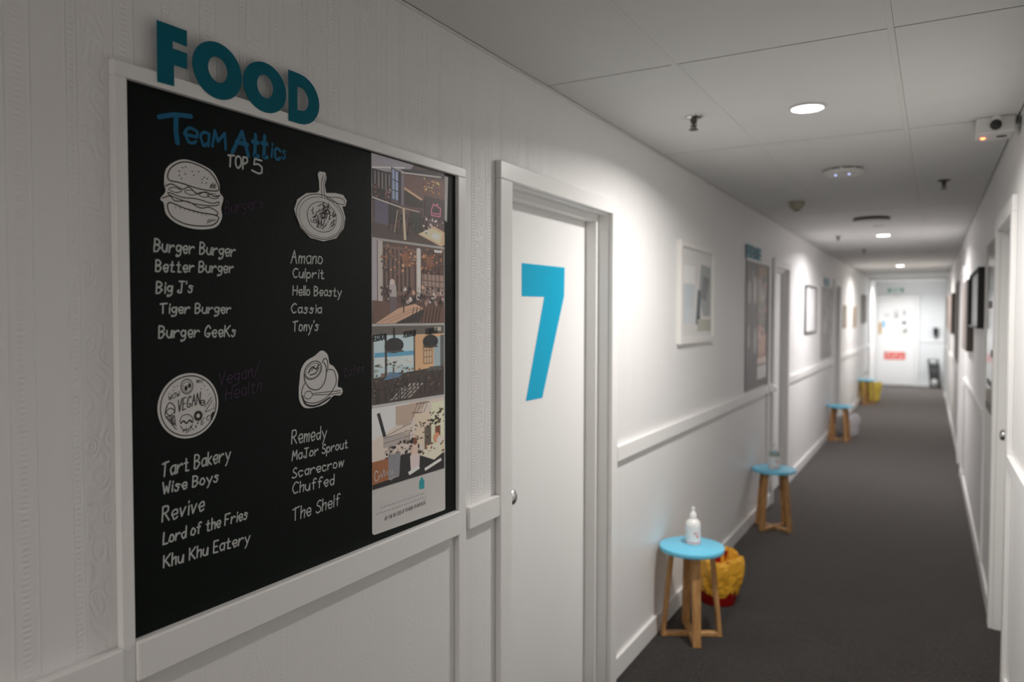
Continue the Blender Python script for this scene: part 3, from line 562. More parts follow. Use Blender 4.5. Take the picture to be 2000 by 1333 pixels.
# 4: bright bistro with plants
s4 = [Rr((.80, .75, .71), 0, 1, 0, 1), ((.88, .85, .83), [(0, 1), (.5, 1), (.3, .72), (0, .6)]), Ll((.08, .08, .08), .08, .93, .16, .62, .04), Ll((.55, .5, .47), .16, .62, .5, .73, .012), ((.70, .62, .56), [(.30, .98), (.75, .99), (.46, .72), (.3, .74)])]+[Ll((.48, .40, .34), .5+.06*k, .72+.03*k, .6+.05*k, .98, .008) for k in range(4)]+[Ll((.3, .25, .22), .58, .97, .78, .97, .01), Ll((.3, .25, .22), .52, .86, .68, .84, .01),
      Rr((.86, .76, .68), .56, .84, .42, .84), Rr((.90, .82, .72), .80, 1, .30, .95), Rr((.66, .62, .60), .14, .5, .48, .62), Ll((.4, .36, .34), .14, .60, .5, .64, .008), Ll((.4, .36, .34), .14, .54, .5, .57, .008),
      Rr((.45, .34, .27), .70, .80, .32, .64), El((.35, .31, .27), .75, .5, .05, .16), Rr((.45, .26, .18), .86, .94, .44, .62)]+blobs(8, 60, .40, .78, .48, .72, [(.12, .11, .09), (.45, .40, .32), (.30, .29, .20), (.7, .62, .52)], .006, .022)+blobs(9, 30, .78, 1, .66, .86, [(.15, .13, .08), (.35, .28, .18)], .01, .035)+blobs(10, 60, .16, .62, .33, .52, [(.06, .06, .06), (.16, .15, .13), (.4, .32, .3), (.6, .55, .5)], .01, .035)+[
      Rr((.58, .36, .22), .0, .2, .04, .34), Rr((.50, .50, .52), .2, .36, .08, .38), ((.10, .09, .09), [(.36, .34), (.62, .34), (1, .22), (1, .06), (.34, .05)]), ((.10, .09, .09), [(0, .0), (1, .0), (1, .10), (0, .06)]), ((.86, .72, .66), [(.50, .30), (.60, .30), (.60, .44), (.53, .46)]), El((.45, .28, .2), .56, .48, .03, .05), ((.80, .74, .74), [(.49, .30), (.63, .30), (.62, .12), (.5, .1)]),
      ((.90, .80, .72), [(.62, .28), (.80, .40), (1, .38), (1, .24), (.84, .16)]), El((.80, .55, .42), .88, .46, .05, .07), El((.85, .78, .74), .94, .42, .06, .06)]+blobs(11, 18, .65, .98, .26, .40, [(.75, .55, .4), (.9, .85, .8), (.5, .35, .25)], .012, .03)+[Ll((.90, .86, .84), .47, .07, .62, .12, .05), Ll((.85, .82, .8), .70, .06, .95, .14, .04)]
photo(s4, 1.400, 1.706, 1.152, 1.350, 4)
bm = bmesh.new(); curve(bm, [(1.423, 1.190), (1.413, 1.196), (1.408, 1.184), (1.412, 1.172), (1.424, 1.176), (1.423, 1.184)], .0022, PX+.0014)
curve(bm, [(1.424, 1.176), (1.432, 1.186), (1.437, 1.176), (1.443, 1.195), (1.447, 1.178), (1.455, 1.188), (1.461, 1.178), (1.468, 1.189), (1.472, 1.176), (1.478, 1.188), (1.476, 1.164), (1.468, 1.166)], .0017, PX+.0014)
obj('script_lettering', bm, M_paper, po)
obj('pale_divider', plate(bmesh.new(), [(1.404, 1.758), (1.708, 1.763), (1.708, 1.767), (1.404, 1.763)], PX+.0006, .0001), M_paper, po)
bm = plate(bmesh.new(), [(1.590, 1.135), (1.590, 1.116), (1.613, 1.113), (1.613, 1.134), (1.6015, 1.148)], PX, .0004); tag(obj('house_logo', bm, mat('teal_logo_print', (.03, .40, .45), .5), po), 'small teal house logo')
bm = bmesh.new(); lettering(bm, 'SPACE', 1.593, 1.121, 1.610, 1.121, .005, .0008, PX+.0007, jit=0) if 0 else None
bm.free(); bm = bmesh.new()
r = random.Random(5)
for y0, y1, z in ((1.432, 1.612, 1.100), (1.414, 1.618, 1.088)):
    y = y0
    while y < y1:
        l = r.uniform(.004, .011); ribbon(bm, [(y, z), (y+l*.3, z+r.uniform(.001, .004)), (y+l*.6, z-.0005), (y+l, z+.002)], .0010, PX+.0002, False); y += l+.003
obj('small_print', bm, M_greyink, po)
obj('small_print', lettering(bmesh.new(), 'HIT THE QR CODE UP TO HEAD TO OUR BLOG.', 1.447, 1.066, 1.618, 1.071, .0085, .0011, PX+.0002, jit=0), mat('dark_grey_ink', (.10, .10, .10), .7), po)

# ================================================================== FRAMED PICTURES ON THE LEFT
def framed(name, x0, y0, y1, z0, z1, fwd, dep, fm, label, art=None, group=None, mount=.04, right=False):
    f = rw if right else (lambda b: b); s = -1 if right else 1
    bxo = lambda a, b, *q: f(box(min(s*a, s*b), max(s*a, s*b), *q))
    X0 = RW0-RWa*(y0+y1)/2 if right else 0
    r = empty(name, (X0, (y0+y1)/2, z0)); tag(r, label, 'picture', group)
    bm = bmesh.new()
    for q in ((y0, y0+fwd, z0, z1), (y1-fwd, y1, z0, z1), (y0+fwd, y1-fwd, z0, z0+fwd), (y0+fwd, y1-fwd, z1-fwd, z1)):
        bx(bm, min(s*x0, s*(x0+dep)), max(s*x0, s*(x0+dep)), *q)
    obj('frame', f(bm), fm, r, .0015)
    obj('mount', bxo(x0, x0+dep*.55, y0+fwd, y1-fwd, z0+fwd, z1-fwd), M_mat, r)
    if art:
        bm = bmesh.new(); cl = bm.loops.layers.color.new('Col')
        for k, (c, P) in enumerate(art):
            vs = [bm.verts.new((s*(x0+dep*.55+.0006+k*2e-5), y0+fwd+mount+(y1-y0-2*fwd-2*mount)*u, z0+fwd+mount+(z1-z0-2*fwd-2*mount)*v)) for u, v in P]
            fc = bm.faces.new(vs)
            for l in fc.loops: l[cl] = (*c, 1)
        o = obj('print', f(bm), M_photo, r)
    return r
art1 = [Rr((.88, .87, .86), 0, 1, 0, 1), Rr((.80, .84, .86), .03, .38, .1, .62), Rr((.93, .93, .92), .0, .4, .62, .85), ((.62, .64, .64), [(.62, .9), (.98, .88), (.98, .2), (.7, .2), (.55, .55)]), ((.45, .47, .47), [(.70, .75), (.95, .72), (.8, .4), (.62, .45)]), ((.25, .33, .35), [(.50, .55), (.62, .55), (.60, .12), (.44, .10)]), ((.15, .22, .24), [(.47, .2), (.58, .2), (.56, .09), (.45, .09)]), Rr((.72, .72, .66), .5, 1, 0, .16), Rr((.84, .86, .88), .1, .4, .1, .3)]
framed('framed_picture', 0, 3.865, 4.563, 1.425, 1.982, .035, .022, M_whiteframe, 'white-framed pale picture on the left wall past the 7 door', art1, mount=.03)
framed('framed_picture', 0, 8.27, 9.05, 1.395, 1.905, .018, .02, M_blackframe, 'thin black-framed white picture on the left wall past the second door', [Rr((.90, .90, .90), 0, 1, 0, 1), Rr((.94, .93, .92), .2, .8, .3, .7)], mount=.02)
framed('framed_picture', 0, 12.05, 12.42, 1.41, 1.74, .02, .02, mat('oak_frame', (.42, .32, .22), .5), 'small wood-framed picture, nearer of the pair far along the left wall', [Rr((.86, .84, .80), 0, 1, 0, 1)], mount=.0)
framed('framed_picture', 0, 13.50, 14.0, 1.40, 1.74, .02, .02, mat('brown_frame', (.30, .22, .15), .5), 'small wood-framed picture, farther of the pair far along the left wall', [Rr((.70, .64, .54), 0, 1, 0, 1), Rr((.45, .38, .30), .3, .7, .1, .8)], mount=.0)
framed('framed_picture', 0, 15.2, 15.9, 1.45, 1.98, .03, .04, mat('taupe_frame', (.30, .27, .25), .5), 'taupe canvas picture at the far end of the left wall above the last stool', [Rr((.50, .47, .45), 0, 1, 0, 1)], mount=0)

# second board with its photo strip
b2 = empty('grey_board', (0, 5.9, 1.03)); tag(b2, 'tall dark grey display board with photo strip on the left wall', 'board')
obj('board_panel', box(.0005, .006, 5.50, 6.30, 1.03, 1.98), mat('grey_board_paint', (.13, .127, .123), .38, var=.25), b2)
def strip(parent, x, y0, y1, z0, z1, shapes, name='photo_strip'):
    bm = bmesh.new(); cl = bm.loops.layers.color.new('Col')
    for k, (c, P) in enumerate(shapes):
        vs = [bm.verts.new((x+k*1e-5, y0+(y1-y0)*min(1, max(0, u)), z0+(z1-z0)*min(1, max(0, v)))) for u, v in P]
        fc = bm.faces.new(vs)
        for l in fc.loops: l[cl] = (*c, 1)
    return obj(name, bm, M_photo, parent)
strip(b2, .0065, 5.90, 6.25, 1.09, 1.965, [Rr((.62, .48, .42), 0, 1, 0, 1), Rr((.35, .27, .22), 0, 1, .45, .85), Rr((.50, .38, .22), 0, 1, .88, 1), Rr((.85, .68, .62), .05, .9, .36, .45), Rr((.78, .60, .50), .1, .8, .2, .36)]+blobs(20, 30, 0, 1, .4, .98, [(.72, .5, .45), (.2, .15, .13), (.3, .36, .2), (.5, .3, .2)], .1, .35, .2)+[Rr((.86, .85, .84), 0, 1, 0, .115), Rr((.55, .5, .48), 0, 1, .115, .135), Rr((.90, .80, .76), 0, 1, .135, .19)])
for k, e_ in enumerate([El((.82, .80, .80), .25, .78, .10, .10), El((.85, .80, .80), .8, .80, .14, .12), El((.72, .70, .70), .2, .42, .12, .10), El((.75, .73, .72), .85, .38, .12, .12), El((.66, .65, .64), .6, .92, .08, .05)]): strip(b2, .0062, 5.53, 5.86, 1.05, 1.95, [e_], 'pale_drawing')
M_teal2 = mat('teal_paper_far', (.03, .21, .28), .5)
def solid_letter(y0, y1, z0, z1, kind, label):
    w_ = y1-y0
    if kind == 'o': bm = ring_plate(bmesh.new(), circ(((y0+y1)/2, (z0+z1)/2), w_/2, 24, (z1-z0)/2), circ(((y0+y1)/2, (z0+z1)/2), w_/5, 24, (z1-z0)/5), .006, .004)
    else: bm = plate(bmesh.new(), [(y0, z0), (y1, z0), (y1, z0+.03), (y0+w_*.45, z0+.03), (y0+w_*.45, z0+.045), (y1, z0+.045), (y1, z0+.075), (y0+w_*.45, z0+.075), (y0+w_*.45, z0+.085), (y1, z0+.085), (y1, z1), (y0, z1)], .006, .004)
    tag(obj('cutout_letter', bm, M_teal2), label, 'letter', 'cut-out letters over the grey board')
for i, (k, l) in enumerate([('e', 'first blurred teal letter above the grey board'), ('e', 'second blurred teal letter above the grey board'), ('o', 'third blurred teal letter above the grey board, round'), ('e', 'last blurred teal letter above the grey board')]):
    solid_letter(5.48+.130*i, 5.602+.130*i, 1.984, 2.094, k, l)
b3 = empty('map_board', (0, 10.1, 1.07)); tag(b3, 'light grey display board with dark patches past the black frame', 'board')
obj('board_panel', box(.0005, .006, 9.60, 10.60, 1.06, 1.94), mat('light_grey_board', (.36, .35, .34), .5, var=.3), b3)
for k, e_ in enumerate(blobs(21, 34, 0, 1, .0, 1, [(.45, .42, .41), (.62, .6, .6), (.38, .35, .36), (.7, .68, .68)], .05, .14)): strip(b3, .0066+k*1e-5, 9.65, 10.58, 1.08, 1.92, [e_], 'printed_patch')
tag(obj('teal_sign', box(.006, .012, 9.80, 10.25, 1.955, 2.05), mat('pale_teal', (.30, .45, .50), .6)), 'faded teal sign strip above the light grey board', 'sign')

# ================================================================== RIGHT WALL OBJECTS
g = empty('glazed_print', (1.46, 4.8, 1.05)); tag(g, 'tall dark glazed print beside the right-hand door with lamp reflections', 'picture')
obj('backing', rbox(-.010, 0, 4.56, 5.08, 1.05, 1.995), mat('grey_backing', (.30, .30, .28), .5), g)
obj('glass', rbox(-.013, -.010, 4.57, 5.07, 1.06, 1.985), M_darkglass, g)
for a in [(4.60, 5.05, 1.06, 1.10), (4.60, 4.74, 1.36, 1.40), (4.70, 5.0, 1.62, 1.66), (4.65, 5.0, 1.20, 1.23)]: obj('printed_band', rbox(-.0135, -.013, *a), M_greyart, g)
framed('framed_picture', 0, 5.46, 6.62, 1.50, 1.885, .014, .045, M_blackframe, 'thick black-framed picture standing proud of the right wall', [Rr((.88, .92, .92), 0, 1, 0, 1), Rr((.95, .97, .97), .1, .9, .1, .9)], mount=.0, right=True)
def canvas(y0, y1, z0, z1, d, m, label):
    r = empty('canvas', (RW0-RWa*(y0+y1)/2, (y0+y1)/2, z0)); tag(r, label, 'picture')
    obj('canvas_face', rbox(-d-.002, -d, y0, y1, z0, z1), m, r); obj('canvas_edge', rbox(-d, 0, y0+.002, y1-.002, z0+.002, z1-.002), M_brown, r)
canvas(6.85, 7.75, 1.30, 1.87, .045, mat('beige_canvas', (.42, .37, .33), .7, var=.2), 'brown canvas picture behind the thick black frame on the right wall')
canvas(9.75, 10.8, 1.06, 1.98, .02, M_greyart, 'tall dark board past the second right door')
canvas(11.75, 12.9, 1.34, 1.90, .04, M_pinkart, 'pinkish brown canvas, nearer of the two far down the right wall')
canvas(13.6, 14.9, 1.38, 1.90, .035, mat('rose_canvas', (.60, .50, .46), .7, var=.1), 'rosy canvas, farther of the two far down the right wall')

# ================================================================== CEILING THINGS
for i, (x, y, P, c) in enumerate(LIGHTS):
    r = empty('downlight', (x, y, H-.012)); tag(r, ['round recessed ceiling light nearest the camera', 'second round ceiling light, before the far corridor half', 'third round ceiling light down the corridor', 'round ceiling light in the end lobby', 'round ceiling light behind the viewer'][i], 'ceiling light', 'round recessed ceiling lights')
    obj('rim', lathe([(.066, .0), (.066, -.004), (.058, -.008), (.056, -.003)], (x, y, H), 'z', 40), M_wplastic, r, smooth=True)
    obj('diffuser', lathe([(.055, 0), (.055, -.006), (.001, -.0065)], (x, y, H), 'z', 40), M_glow, r)
for i, (x, y, k, l) in enumerate([(.337, 2.972, 1, 'bronze ceiling sprinkler nearest the camera, left of the light'), (1.219, 5.054, 1, 'bronze ceiling sprinkler on the right by the round vent'), (.337, 8.066, .8, 'small ceiling sprinkler left of the second light'), (.441, 9.81, .8, 'small ceiling sprinkler before the third light')]):
    r = empty('sprinkler', (x, y, H)); tag(r, l, 'sprinkler', 'sprinklers along the ceiling')
    obj('escutcheon', lathe([(.001, 0), (.034*k, 0), (.033*k, -.004), (.02*k, -.009), (.014*k, -.010)], (x, y, H), 'z', 28), M_chrome if i == 0 else M_dmetal, r, smooth=True)
    obj('body', lathe([(.014*k, -.008), (.013*k, -.022*k), (.007*k, -.028*k), (.007*k, -.042*k)], (x, y, H), 'z', 16), M_dmetal, r)
    obj('deflector', lathe([(.018*k, -.050*k), (.018*k, -.053*k)], (x, y, H), 'z', 16), M_dmetal, r)
    bm = tube([(x-.009*k, y, H-.02*k), (x-.012*k, y, H-.036*k), (x-.003, y, H-.05*k)], .0022, 6); tube([(x+.009*k, y, H-.02*k), (x+.012*k, y, H-.036*k), (x+.003, y, H-.05*k)], .0022, 6, bm)
    obj('yoke', bm, M_dmetal, r)
r = empty('smoke_detector', (.339, 5.523, H)); tag(r, 'beige domed smoke detector on the ceiling', 'smoke detector')
obj('housing', lathe([(.052, 0), (.054, -.018), (.045, -.040), (.028, -.056)], (.339, 5.523, H), 'z', 28), M_beige, r, smooth=True)
obj('sensor_collar', lathe([(.020, -.054), (.020, -.064)], (.339, 5.523, H), 'z', 20), M_blackp, r); obj('sensor_tip', lathe([(.019, -.063), (.017, -.072), (.001, -.075)], (.339, 5.523, H), 'z', 20), M_bottle, r, smooth=True)
r = empty('wireless_access_point', (.742, 4.42, H)); tag(r, 'round white wireless access point with two blue lights on ceiling', 'access point')
obj('mounting_plate', lathe([(.08, 0), (.08, -.010)], (.742, 4.42, H), 'z', 32), M_blackp, r)
obj('housing', lathe([(.10, -.009), (.102, -.016), (.085, -.030), (.05, -.037), (.001, -.038)], (.742, 4.42, H), 'z', 40), M_wplastic, r, smooth=True)
for k in range(8):
    a = k*PI/4; obj('clip', lathe([(.009, -.001), (.009, -.0095)], (.742+.086*math.cos(a), 4.42+.086*math.sin(a), H), 'z', 8), M_wplastic, r)
for dx in (-.033, .033): obj('status_light', lathe([(.006, -.034), (.005, -.0385)], (.742+dx, 4.375, H), 'z', 12), M_bled, r)
r = empty('round_air_vent', (.727, 6.70, H)); tag(r, 'round pale air vent with dark rim on the ceiling', 'vent')
obj('dark_neck', lathe([(.135, 0), (.135, -.02)], (.727, 6.70, H), 'z', 40), M_blackp, r)
obj('face_plate', lathe([(.130, -.019), (.130, -.024), (.11, -.029), (.001, -.029)], (.727, 6.70, H), 'z', 40), M_wplastic, r, smooth=True)
tag(obj('ceiling_label', box(.70, .79, 7.28, 7.33, H-.0015, H), mat('pinkish_label', (.5, .32, .3), .6)), 'small reddish label stuck on ceiling past the vent', 'label')
# emergency light unit
r = empty('emergency_light', (1.385, 3.62, H-.066)); tag(r, 'white boxy emergency light with red indicator at the right ceiling edge', 'emergency light')
obj('housing', box(1.320, 1.45, 3.545, 3.70, H-.066, H), M_wplastic, r, .006, seg=3)
obj('sensor_mount', lathe([(.016, 0), (.016, -.012)], (1.384, 3.545, H-.014), 'y', 16), M_bottle, r)
obj('sensor_dome', lathe([(.020, -.004), (.019, -.016), (.012, -.024), (.001, -.027)], (1.384, 3.545, H-.036), 'y', 20), M_blackp, r, smooth=True)
obj('indicator', lathe([(.0095, -.0655), (.007, -.070)], (1.345, 3.635, H), 'z', 16), M_led, r)
obj('speaker_hole', lathe([(.0001, -.0655), (.020, -.0668), (.0001, -.067)], (1.409, 3.625, H), 'z', 20), M_blackp, r)
# second, far ceiling box on the lintel
tag(obj('door_closer', box(.33, .50, YE-.10, YE-.005, 2.03, 2.08), M_wplastic, None, .004), 'pale door closer box above the end door', 'door closer')

# ================================================================== STOOLS, BOTTLES, BINS
HS = .45
def make_stool():
    r = empty('stool', (0, 0, 0)); tag(r, '', 'stool', 'blue-topped wooden stools along the left wall')
    prof = [(.001, HS), (.150, HS), (.1545, HS-.002), (.156, HS-.006), (.156, HS-.019), (.154, HS-.023), (.001, HS-.023)]
    prof = [(.001, HS-.0), (.030, HS), (.150, HS), (.1545, HS-.002), (.156, HS-.006), (.156, HS-.019), (.154, HS-.023), (.001, HS-.023)]
    obj('seat', lathe(prof, (0, 0, 0), 'z', 56), M_seat, r, smooth=True)
    # small hand hole rim
    for k in range(4):
        a = k*PI/2; d = Vector((math.cos(a), math.sin(a), 0)); sd = Vector((-math.sin(a), math.cos(a), 0))
        obj('leg', beam(d*.139+Vector((0, 0, 0)), d*.097+Vector((0, 0, HS-.02)), .040, .020, sd), M_wood, r, .002)
    for k in range(2):
        a = k*PI/2; d = Vector((math.cos(a), math.sin(a), 0)); sd = Vector((-math.sin(a), math.cos(a), 0)); z = .011+.0
        obj('floor_rail', beam(d*.132+Vector((0, 0, z)), -d*.132+Vector((0, 0, z)), .034, .020 if k == 0 else .0198, sd), M_wood, r, .002)
    for k in range(2):
        a = k*PI/2; d = Vector((math.cos(a), math.sin(a), 0)); sd = Vector((-math.sin(a), math.cos(a), 0))
        obj('top_rail', beam(d*.11+Vector((0, 0, HS-.032)), -d*.11+Vector((0, 0, HS-.032)), .034, .022 if k == 0 else .0218, sd), M_wood, r, .002)
    return r
def copy_tree(o, parent=None):
    c = o.copy(); COL.objects.link(c)
    if parent: c.parent = parent
    for ch in list(o.children): copy_tree(ch, c)
    return c
st0 = make_stool()
for i, (x, y, a, l) in enumerate([(.165, 3.605, math.radians(27), 'light blue round-topped wooden stool nearest the camera, pump bottle on it'), (.165, 5.76, math.radians(-25), 'second blue-topped stool along the wall, before the second door'), (.150, 10.30, math.radians(38), 'third blue-topped stool, in front of the white bag-lined bin'), (.13, 14.80, math.radians(-10), 'farthest blue-topped stool, in front of the yellow bag-lined bin')]):
    s = st0 if i == 0 else copy_tree(st0); s.location = (x, y, 0); s.rotation_euler = (0, 0, a); s['label'] = l
def make_bottle(clear=False, k=1.0):
    r = empty('pump_bottle', (0, 0, 0)); tag(r, '', 'bottle', 'hand sanitiser bottles on the stools')
    obj('bottle_body', lathe([(.001, 0), (.034*k, 0), (.0365*k, .004), (.0365*k, .095), (.034*k, .110), (.024*k, .122), (.015*k, .128), (.014*k, .132)], (0, 0, 0), 'z', 32), M_bottle if not clear else mat('clear_plastic', (.85, .93, .90), .08, trans=.85), r, smooth=True)
    obj('cap', lathe([(.017*k, .130), (.017*k, .148), (.013*k, .156), (.008*k, .162), (.007*k, .172), (.009*k, .174), (.008*k, .184), (.001, .186)], (0, 0, 0), 'z', 24), M_bottle, r, smooth=True)
    bm = bmesh.new(); n = 40; ring = []
    for zz in (.010, .090):
        ring.append([bm.verts.new((.0369*k*math.cos(2*PI*q/n), .0369*k*math.sin(2*PI*q/n), zz)) for q in range(n)])
    for q in range(n): bm.faces.new((ring[0][q], ring[0][(q+1) % n], ring[1][(q+1) % n], ring[1][q]))
    obj('label_wrap', bm, mat('label_paper', (.86, .84, .83), .45), r, smooth=True)
    def wrap(a0, a1, z0, z1, m, nm):
        bm = bmesh.new(); N_ = max(2, int(abs(a1-a0)/.12)); V = [[bm.verts.new((.0372*k*math.cos(a0+(a1-a0)*q/N_), .0372*k*math.sin(a0+(a1-a0)*q/N_), zz)) for q in range(N_+1)] for zz in (z0, z1)]
        for q in range(N_): bm.faces.new((V[0][q], V[0][q+1], V[1][q+1], V[1][q]))
        obj(nm, bm, m, r)
    wrap(0, 2*PI, .013, .0165, M_red, 'label_stripe')
    fa = -PI/2+.45
    wrap(fa-.1, fa+.55, .062, .066, M_red, 'label_print'); wrap(fa+.3, fa+.52, .040, .054, M_red, 'label_print'); wrap(fa-.1, fa+.3, .055, .058, M_greyink, 'label_print')
    return r
for i, (x, y, cl, k, l) in enumerate([(.165, 3.625, False, 1.0, 'white pump bottle with red print standing on the nearest stool'), (.165, 5.76, True, 1.1, 'clear pump bottle standing on the second stool'), (.13, 14.80, True, .8, 'small clear bottle standing on the farthest stool')]):
    s = make_bottle(cl, k); s.location = (x, y, HS); s['label'] = l
def bagged_bin(x, y, r0, h, bag, shell, label, seed, drop=.8):
    """bin with a crumpled bag folded over its rim; the shell shows below"""
    root = empty('waste_bin', (x, y, 0)); tag(root, label, 'bin', 'bag-lined waste bins beside the stools')
    obj('bin_shell', lathe([(.001, 0), (r0*.74, 0), (r0*.78, .008), (r0*.96, h*.97), (r0*.94, h*.97), (r0*.74, .02), (.001, .02)], (x, y, 0), 'z', 36), shell, root, smooth=True)
    rr = random.Random(seed); n = 64; bm = bmesh.new(); prof = [(.80, h*(1-drop)), (.88, h*(1-drop)+.03), (.95, h*.45), (1.03, h*.62), (1.07, h*.8), (1.06, h*.93), (1.0, h+.005), (.93, h*.96), (.86, h*.75), (.78, h*.4), (.4, h*.2), (.01, h*.18)]
    ph = [rr.uniform(0, 6.28) for _ in range(8)]; rings = []
    for j, (q, z) in enumerate(prof):
        ring = []
        for k in range(n):
            a = 2*PI*k/n; wv = sum(math.sin(a*f_+ph[m]+j*.7*(m % 3))*am for m, (f_, am) in enumerate(((3, .02), (5, .025), (9, .02), (13, .02), (17, .012))))+rr.uniform(-.012, .012)
            sq = 1+.05*math.cos(4*a); R_ = r0*q*(1+wv)*sq; R_ = max(R_, r0*(.80+.2*z/h)) if 0 < j < 6 else R_
            ring.append(bm.verts.new((x+R_*math.cos(a), y+R_*math.sin(a), max(.002, z+(math.sin(a*4+ph[5])*.012+rr.uniform(-.004, .004) if j in (0, 1, 5, 6) else 0)))))
        rings.append(ring)
    for A, B in zip(rings, rings[1:]):
        for k in range(n): bm.faces.new((A[k], A[(k+1) % n], B[(k+1) % n], B[k]))
    bm.faces.new(rings[-1])
    obj('bin_bag', bm, bag, root)
    return root
bagged_bin(.168, 4.12, .121, .26, M_orange, M_redbin, 'red waste bin with orange crumpled bag behind the nearest stool', 1, .80)
bagged_bin(.20, 10.78, .135, .27, M_whitebag, mat('white_bin_plastic', (.7, .7, .7), .4), 'white bag-lined bin behind the third stool', 2, .93)
bagged_bin(.17, 15.35, .16, .36, M_yellow, mat('yellow_bin_plastic', (.6, .45, .05), .4), 'yellow bag-lined bin behind the farthest stool', 3, .95)

# ================================================================== FAR END
r = empty('door_6', (.41, YE, 0)); struct(r, 'white end door with papers and a red sign')
d = obj('door_leaf', box(.03, .80, YE-.03, YE-.002, .01, 1.985), M_door, r, .003)
for q in ((-.045, .025, 0, 1.99), (.805, .875, 0, 1.99), (-.045, .875, 1.99, 2.065)): obj('architrave', box(q[0], q[1], YE-.045, YE-.001, q[2], q[3]), M_trim, r, .004)
obj('push_plate', box(.055, .105, YE-.036, YE-.03, 1.17, 1.45), M_brass, d)
obj('handle', tube([(.08, YE-.036, 1.22), (.08, YE-.08, 1.22), (.08, YE-.08, 1.40), (.08, YE-.036, 1.40)], .009, 8), M_brass, d)
def notice(x0, x1, z0, z1, m, label, inner=None):
    r = empty('notice', ((x0+x1)/2, YE-.03, z0)); tag(r, label, 'notice', 'notices on the end door'); obj('sheet', box(x0, x1, YE-.0325, YE-.0305, z0, z1), m, r)
    if inner:
        bm = bmesh.new()
        for a, b, c, d_ in inner: bx(bm, a, b, YE-.0335, YE-.0326, c, d_)
        obj('printed_marks', bm, M_ink, r)
notice(.125, .175, 1.335, 1.475, mat('sky_blue_print', (.10, .45, .80), .5), 'small sky blue notice by the push plate')
notice(.16, .28, 1.55, 1.66, M_paper, 'small pale notice high on the left of the end door')
notice(.35, .47, 1.52, 1.74, M_paper, 'tall pale notice in the upper middle of the end door', [(.37, .45, 1.56, 1.58), (.37, .45, 1.62, 1.64)])
notice(.53, .61, 1.58, 1.74, M_paper, 'pale notice high on the right of the end door', [(.565, .585, 1.62, 1.70)])
notice(.50, .64, 1.37, 1.50, M_paper, 'notice with dark emblem, the upper of two right of centre', [(.54, .60, 1.41, 1.47)])
notice(.48, .65, 1.18, 1.33, M_paper, 'notice with dark drawing, lower of two right of centre', [(.56, .60, 1.21, 1.25), (.59, .63, 1.24, 1.29)])
r = empty('red_sign', (.39, YE-.03, .60)); tag(r, 'red rectangular warning sign low on the end door', 'sign')
obj('plate', box(.175, .605, YE-.035, YE-.0305, .595, .762), mat('red_sign_face', (.80, .07, .04), .45), r)
bm = bmesh.new()
for j, z in enumerate((.715, .675, .635)):
    for k in range(9):
        if (k+j) % 4 != 3: bx(bm, .215+.04*k, .243+.04*k, YE-.036, YE-.035, z-.010, z+.014)
obj('white_characters', bm, M_paper, r)
M_dr = mat('dark_red', (.25, .01, .01), .5)
for a in (.18, .57): obj('corner_mark', box(a, a+.03, YE-.0365, YE-.035, .71, .755), M_dr, r)
r = empty('exit_sign', (.385, YE-.01, 2.13)); tag(r, 'white EXIT sign with green characters above the end door', 'sign')
obj('plate', box(.215, .555, YE-.02, YE-.001, 2.125, 2.245), mat('sign_white', (.8, .85, .84), .4), r)
bm = bmesh.new()
def xz(P, wd): 
    for (a, b), (c, d_) in zip(P, P[1:]):
        beam((a, YE-.0215, b), (c, YE-.0215, d_), wd, .002, (1, 0, 0) if abs(c-a) < abs(d_-b) else (0, 0, 1), bm)
ex = .30
for P in [[(ex+.03, 2.215), (ex, 2.215), (ex, 2.155), (ex+.03, 2.155)], [(ex, 2.185), (ex+.025, 2.185)], [(ex+.05, 2.215), (ex+.09, 2.155)], [(ex+.09, 2.215), (ex+.05, 2.155)], [(ex+.11, 2.215), (ex+.11, 2.155)], [(ex+.13, 2.215), (ex+.175, 2.215)], [(ex+.152, 2.215), (ex+.152, 2.155)]]: xz(P, .012)
obj('characters', bm, M_green, r)
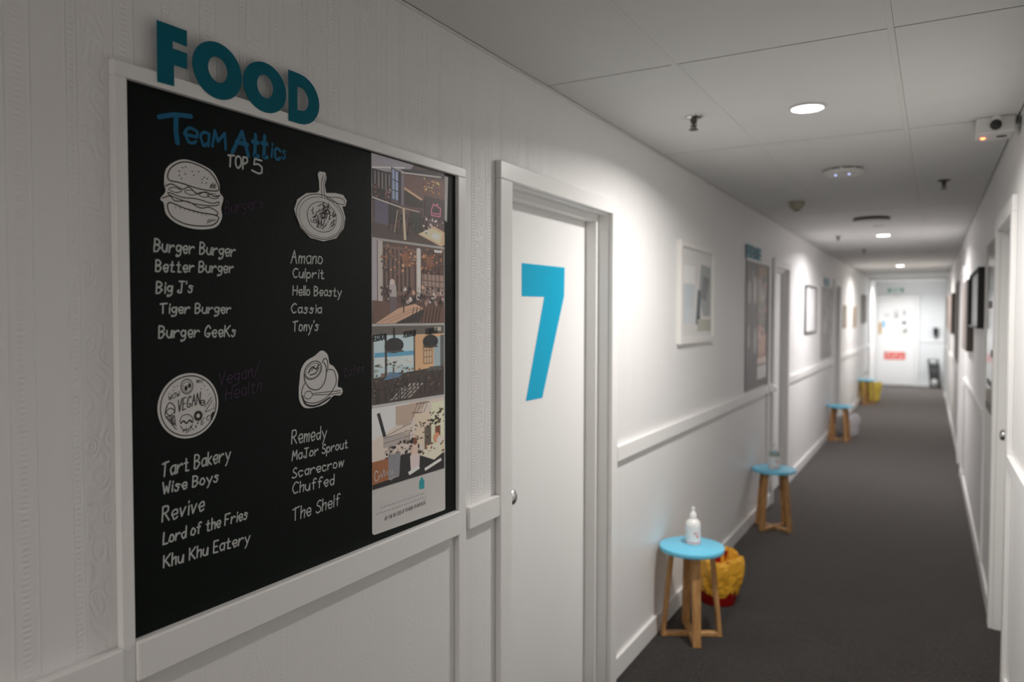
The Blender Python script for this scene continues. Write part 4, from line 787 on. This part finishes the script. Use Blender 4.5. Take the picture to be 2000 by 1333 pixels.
for a, b_ in ((.228, .278), (.495, .542)): obj('pictogram', box(a, b_, YE-.0225, YE-.0205, 2.145, 2.225), M_green, r)
trim(n, box(.93, 1.37, YE-.02, YE, 1.0, 1.05), 'white rail on the end wall'); n += 1
struct(obj('baseboard_end', box(.88, 1.37, YE-.014, YE, 0, .09), M_trim, None, .003))
r = empty('soap_dispenser', (1.2, YE-.05, 1.10)); tag(r, 'black dispenser on the end wall right of the door', 'dispenser')
obj('body', box(1.155, 1.248, YE-.09, YE-.001, 1.17, 1.33), M_blackp, r, .015, seg=3); obj('nozzle_tray', box(1.17, 1.235, YE-.07, YE-.001, 1.10, 1.172), mat('dark_grey_plastic', (.10, .10, .10), .4), r, .008, seg=2)
# folding hand truck leaning in the corner
r = empty('hand_truck', (1.21, 19.1, 0)); tag(r, 'black folding hand truck standing in the far right corner', 'trolley')
lean = lambda t: 19.20-.17*(1-t)
bm = tube([(1.13, lean(0), .05), (1.075, lean(1), .62), (1.255-.01, lean(1), .62), (1.29, lean(0), .05)], .022, 8); obj('frame', bm, M_blackp, r)
for z in (.18, .30, .42, .52): 
    t = z/.62; obj('cross_bar', tube([(1.13-.05*t, lean(t), z), (1.29-.04*t, lean(t), z)], .014, 8), M_blackp, r)
obj('toe_plate', box(1.10, 1.33, 18.86, 19.10, .004, .02), M_blackp, r, .003)
obj('back_panel', beam((1.205, lean(.3)-.012, .20), (1.19, lean(.6)-.012, .37), .17, .02, (1, 0, 0)), M_blackp, r)
for xx in (1.12, 1.30): obj('wheel', lathe([(.001, -.015), (.05, -.015), (.06, -.008), (.06, .008), (.05, .015), (.001, .015)], (xx, 19.12, .06), 'x', 20), M_blackp, r, smooth=True)
obj('coiled_strap', lathe([(.04, -.03), (.08, -.012), (.08, .012), (.04, .03), (.035, 0)], (1.175, lean(.72)-.03, .46), 'y', 20), mat('grey_strap', (.06, .065, .065), .6), r, smooth=True)
obj('pale_disc', lathe([(.001, -.012), (.055, -.01), (.055, .0)], (1.19, lean(.2)-.03, .14), 'y', 24), M_wplastic, r)
